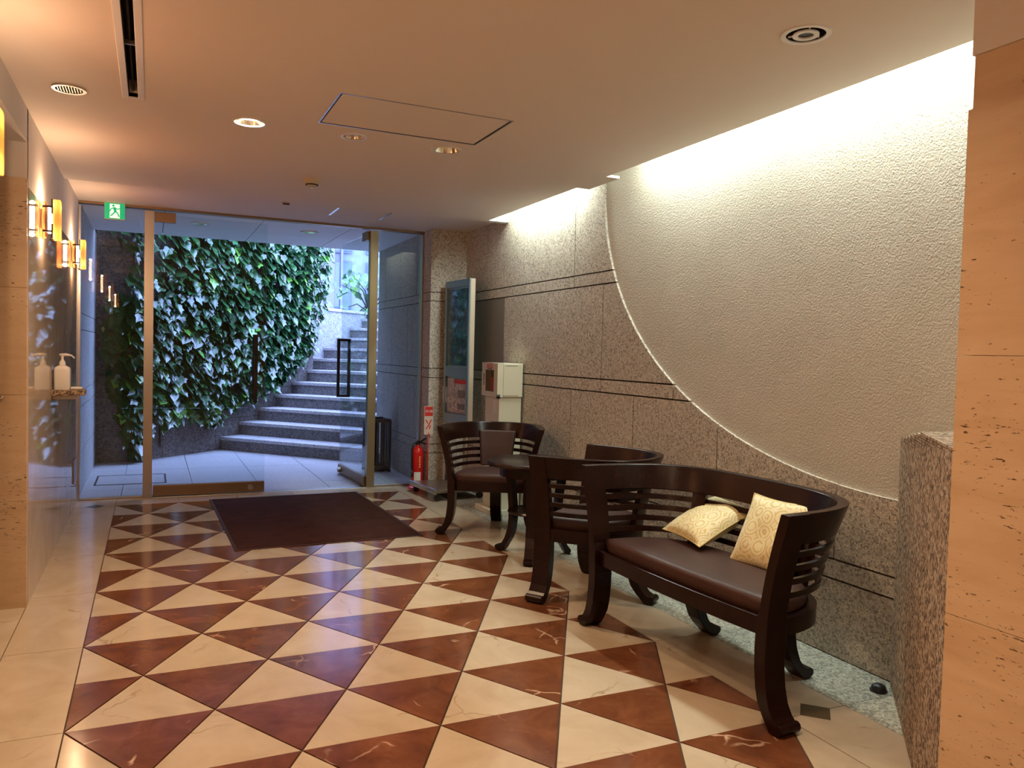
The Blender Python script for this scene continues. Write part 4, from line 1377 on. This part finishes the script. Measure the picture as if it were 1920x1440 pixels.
# wheeled base
B(-0.33, 0.20, -0.32, 0.32, 0.085, 0.115).obj('base_plate', 'alu', ps, bevel=0.004)
B(-0.352, -0.33, -0.335, 0.335, 0.075, 0.125).obj('front_bar', 'steel', ps, bevel=0.006)
for x in (-0.30, 0.17):
    for y in (-0.28, 0.28):
        cs = B(x - 0.012, x + 0.012, y - 0.012, y + 0.012, 0.045, 0.085).obj('caster', 'black', ps)
        MB().tube([(x, y - 0.014, 0.032), (x, y + 0.014, 0.032)], 0.032, 14).obj('wheel', 'black', cs, auto=40)
for y in (-0.24, 0.24):
    MB().tube([(0.03, y, 0.115), (0.03, y, 0.76)], 0.014, 8).obj('pole', 'alu', ps, smooth=True)
# frame
for y in (-0.29, 0.255): B(0.0, 0.06, y, y + 0.035, 0.74, 2.24).obj('frame_side', 'blueframe', ps, bevel=0.003)
for z0, z1 in ((2.165, 2.24), (1.235, 1.345), (0.74, 0.85)):
    B(0.0, 0.06, -0.255, 0.255, z0, z1).obj('frame_rail', 'blueframe', ps, bevel=0.003)
B(0.035, 0.058, -0.255, 0.255, 0.85, 1.235).obj('backing', 'alu', ps)
B(0.035, 0.058, -0.255, 0.255, 1.345, 2.165).obj('backing', 'alu', ps)
B(0.0605, 0.066, -0.288, 0.288, 0.742, 2.238).obj('back_cover', 'alu', ps)
B(0.012, 0.062, -0.2935, -0.2902, 0.742, 2.238).obj('lit_side_strip', 'beige_case', ps)  # thin added strip, its beige paints the warm light on the near side
po = B(0.028, 0.034, -0.235, 0.235, 1.36, 2.15).obj('poster', 'posterA', ps); po['label'] = 'dark poster with blue and teal imagery'
pg = B(0.010, 0.013, -0.253, 0.253, 1.347, 2.163).obj('cover_sheet', 'glass', ps)
def leaflet(y0, y1, z0, z1, m, label):
    o_ = B(0.020, 0.034, y0, y1, z0, z1).obj('leaflet', m, ps); o_['label'] = label
leaflet(0.06, 0.235, 0.86, 1.215, 'posterB', 'pale leaflet with small pictures')
leaflet(-0.23, 0.05, 0.865, 1.21, 'posterB', 'magazine page with red heading')
B(0.017, 0.020, -0.225, 0.045, 1.165, 1.205).obj('heading_strip', 'redprint', ps)
B(0.017, 0.020, -0.20, -0.03, 1.02, 1.10).obj('picture_block', 'greyprint', ps)
B(0.017, 0.020, -0.20, -0.03, 0.90, 0.96).obj('picture_block', 'greyprint', ps)
B(0.012, 0.017, 0.24, 0.33, 0.95, 1.12).obj('side_card', 'paper', ps)

# ================================================================== DEFIBRILLATOR CABINET
ad = thing('defibrillator_cabinet', 'cream defibrillator cabinet with AED window on a tall pedestal', 'cabinet', (3.29, 3.37, 0))
B(-0.17, 0.12, -0.21, 0.21, 0.0, 0.05).obj('plinth', 'aed', ad, bevel=0.004)
B(-0.105, 0.12, -0.165, 0.165, 0.05, 1.09).obj('pedestal', 'aed', ad, bevel=0.006)
cab = B(-0.075, 0.12, -0.185, 0.185, 1.09, 1.40).obj('housing', 'aed', ad, bevel=0.004)
dr = MB()
# door with a window opening: four strips around it, wrapping the side
for a in ((-0.185, 0.185, 1.335, 1.40), (-0.185, 0.185, 1.09, 1.135), (-0.185, -0.10, 1.135, 1.335), (0.10, 0.185, 1.135, 1.335)):
    dr.box(-0.135, -0.078, a[0], a[1], a[2], a[3])
dro = dr.obj('door', 'aed', ad)
B(-0.0775, 0.082, -0.190, -0.1855, 1.105, 1.392).obj('side_door_panel', 'aed', ad, bevel=0.002)
B(-0.131, -0.129, -0.10, 0.10, 1.135, 1.335).obj('window', 'aedglass', dro)
B(-0.082, -0.0785, -0.10, 0.10, 1.135, 1.335).obj('compartment', 'dark_void', dro)
MB().prism(rrect(0.052, 0.066, 0.02), 'z', 1.145, 1.265).obj('bag', 'redprint', dro, loc=(-0.10, -0.015, 0)).scale = (0.36, 1, 1)
text('lettering', 'AED', 0.075, 'redprint', dro, (-0.136, 0.0, 1.370), (PI / 2, 0, -PI / 2))
B(-0.1365, -0.1352, -0.05, 0.05, 1.341, 1.347).obj('small_print', 'greyprint', dro)
B(-0.1365, -0.1352, 0.125, 0.145, 1.19, 1.30).obj('door_handle', 'greyprint', dro)
B(-0.06, 0.06, -0.1912, -0.1902, 1.375, 1.380).obj('small_print', 'greyprint', ad)
MB().tube([(-0.136, -0.178, 1.096), (-0.11, -0.194, 1.096)], 0.020, 14).obj('alarm_button', 'black', ad, auto=40)
B(-0.1065, -0.1055, -0.13, -0.03, 0.93, 1.06).obj('notice', 'paper', ad)

# ================================================================== EXTINGUISHER
fe = thing('fire_extinguisher', 'red fire extinguisher standing in the corner beside the glass', 'extinguisher', (2.935, 4.80, 0.0))
MB().lathe([(0.0, 0.0), (0.098, 0.0), (0.098, 0.018), (0.078, 0.028), (0.0, 0.028)], 28).obj('stand', 'red_paint', fe, auto=40)
MB().lathe([(0.0, 0.028), (0.060, 0.028), (0.066, 0.04), (0.066, 0.39), (0.060, 0.42), (0.040, 0.45), (0.022, 0.462), (0.020, 0.48), (0.0, 0.48)], 28).obj('cylinder', 'red_paint', fe, auto=50)
lb = MB()
lb.add([(0.0672 * math.cos(R(a)), 0.0672 * math.sin(R(a)), z) for z in (0.075, 0.185) for a in range(-140, -75, 8)], [(i, i + 1, i + 10, i + 9) for i in range(8)])
lb.obj('label_sheet', 'paper', fe)
MB().lathe([(0.022, 0.478), (0.024, 0.51), (0.012, 0.52), (0, 0.52)], 16).obj('valve', 'black', fe, auto=40)
MB().tube([(0.02, 0, 0.505), (0.05, -0.03, 0.53), (0.075, -0.05, 0.55)], 0.009, 8).obj('lever', 'black', fe, smooth=True)
MB().tube([(0.015, 0, 0.50), (0.05, -0.03, 0.495), (0.07, -0.045, 0.485)], 0.008, 8).obj('carry_handle', 'black', fe, smooth=True)
MB().tube([(-0.02, -0.01, 0.50), (-0.06, -0.03, 0.49), (-0.078, -0.035, 0.42), (-0.076, -0.03, 0.26), (-0.072, -0.03, 0.20)], 0.010, 8).obj('hose', 'black', fe, smooth=True)
MB().tube([(-0.072, -0.03, 0.21), (-0.071, -0.03, 0.13)], [0.011, 0.016], 10).obj('nozzle', 'black', fe, smooth=True)
MB().tube([(0, 0, 0.52), (0, 0, 0.535)], 0.010, 8).obj('safety_pin', 'brass', fe, smooth=True)
for k in range(5):
    B(-0.004 + 0.0, 0.010, -0.0678, -0.0662, 0.235 + k * 0.026, 0.252 + k * 0.026).obj('print', 'piping', fe)
sg = thing('extinguisher_sign', 'red and pale sign board on a thin red post by the extinguisher', 'sign', (3.005, 4.665, 0))
MB().lathe([(0, 0), (0.05, 0), (0.05, 0.01), (0, 0.012)], 20).obj('foot', 'red_paint', sg, auto=40)
MB().tube([(0, 0, 0.01), (0, 0, 0.62)], 0.007, 8).obj('post', 'red_paint', sg, smooth=True)
B(-0.05, 0.05, -0.004, 0.004, 0.60, 0.905).obj('board', 'pinkboard', sg)
B(-0.045, 0.045, -0.006, -0.0035, 0.80, 0.90).obj('red_field', 'redprint', sg)
for i, ch in enumerate('消火器'):
    text('lettering', ch, 0.030, 'paper', sg, (-0.028 + 0.028 * i, -0.0065, 0.85), (PI / 2, 0, 0), 0.0003)
limbs = MB()
for (x0, z0, x1, z1) in ((-0.03, 0.66, 0.0, 0.70), (0.0, 0.70, 0.03, 0.76), (-0.01, 0.72, -0.03, 0.76), (0.01, 0.66, 0.02, 0.70)):
    d = Vector((x1 - x0, z1 - z0)); n_ = Vector((-d.y, d.x)).normalized() * 0.006
    limbs.prism([(x0 + n_.x, z0 + n_.y), (x0 - n_.x, z0 - n_.y), (x1 - n_.x, z1 - n_.y), (x1 + n_.x, z1 + n_.y)], 'y', -0.0055, -0.0035)
limbs.obj('pictogram', 'redprint', sg)

# small black lamp base on the granite strip
fl = thing('floor_cap', 'small black round cap on the granite strip by the pier', 'cap', (3.298, -0.885, 0.0))
MB().lathe([(0.0, 0.0), (0.034, 0.0), (0.034, 0.012), (0.028, 0.026), (0.014, 0.034), (0.0, 0.036)], 20).obj('dome', 'black', fl, auto=60)
MB().ring(0.030, 0.038, 0.0, 0.006, 20).obj('collar', 'black', fl)
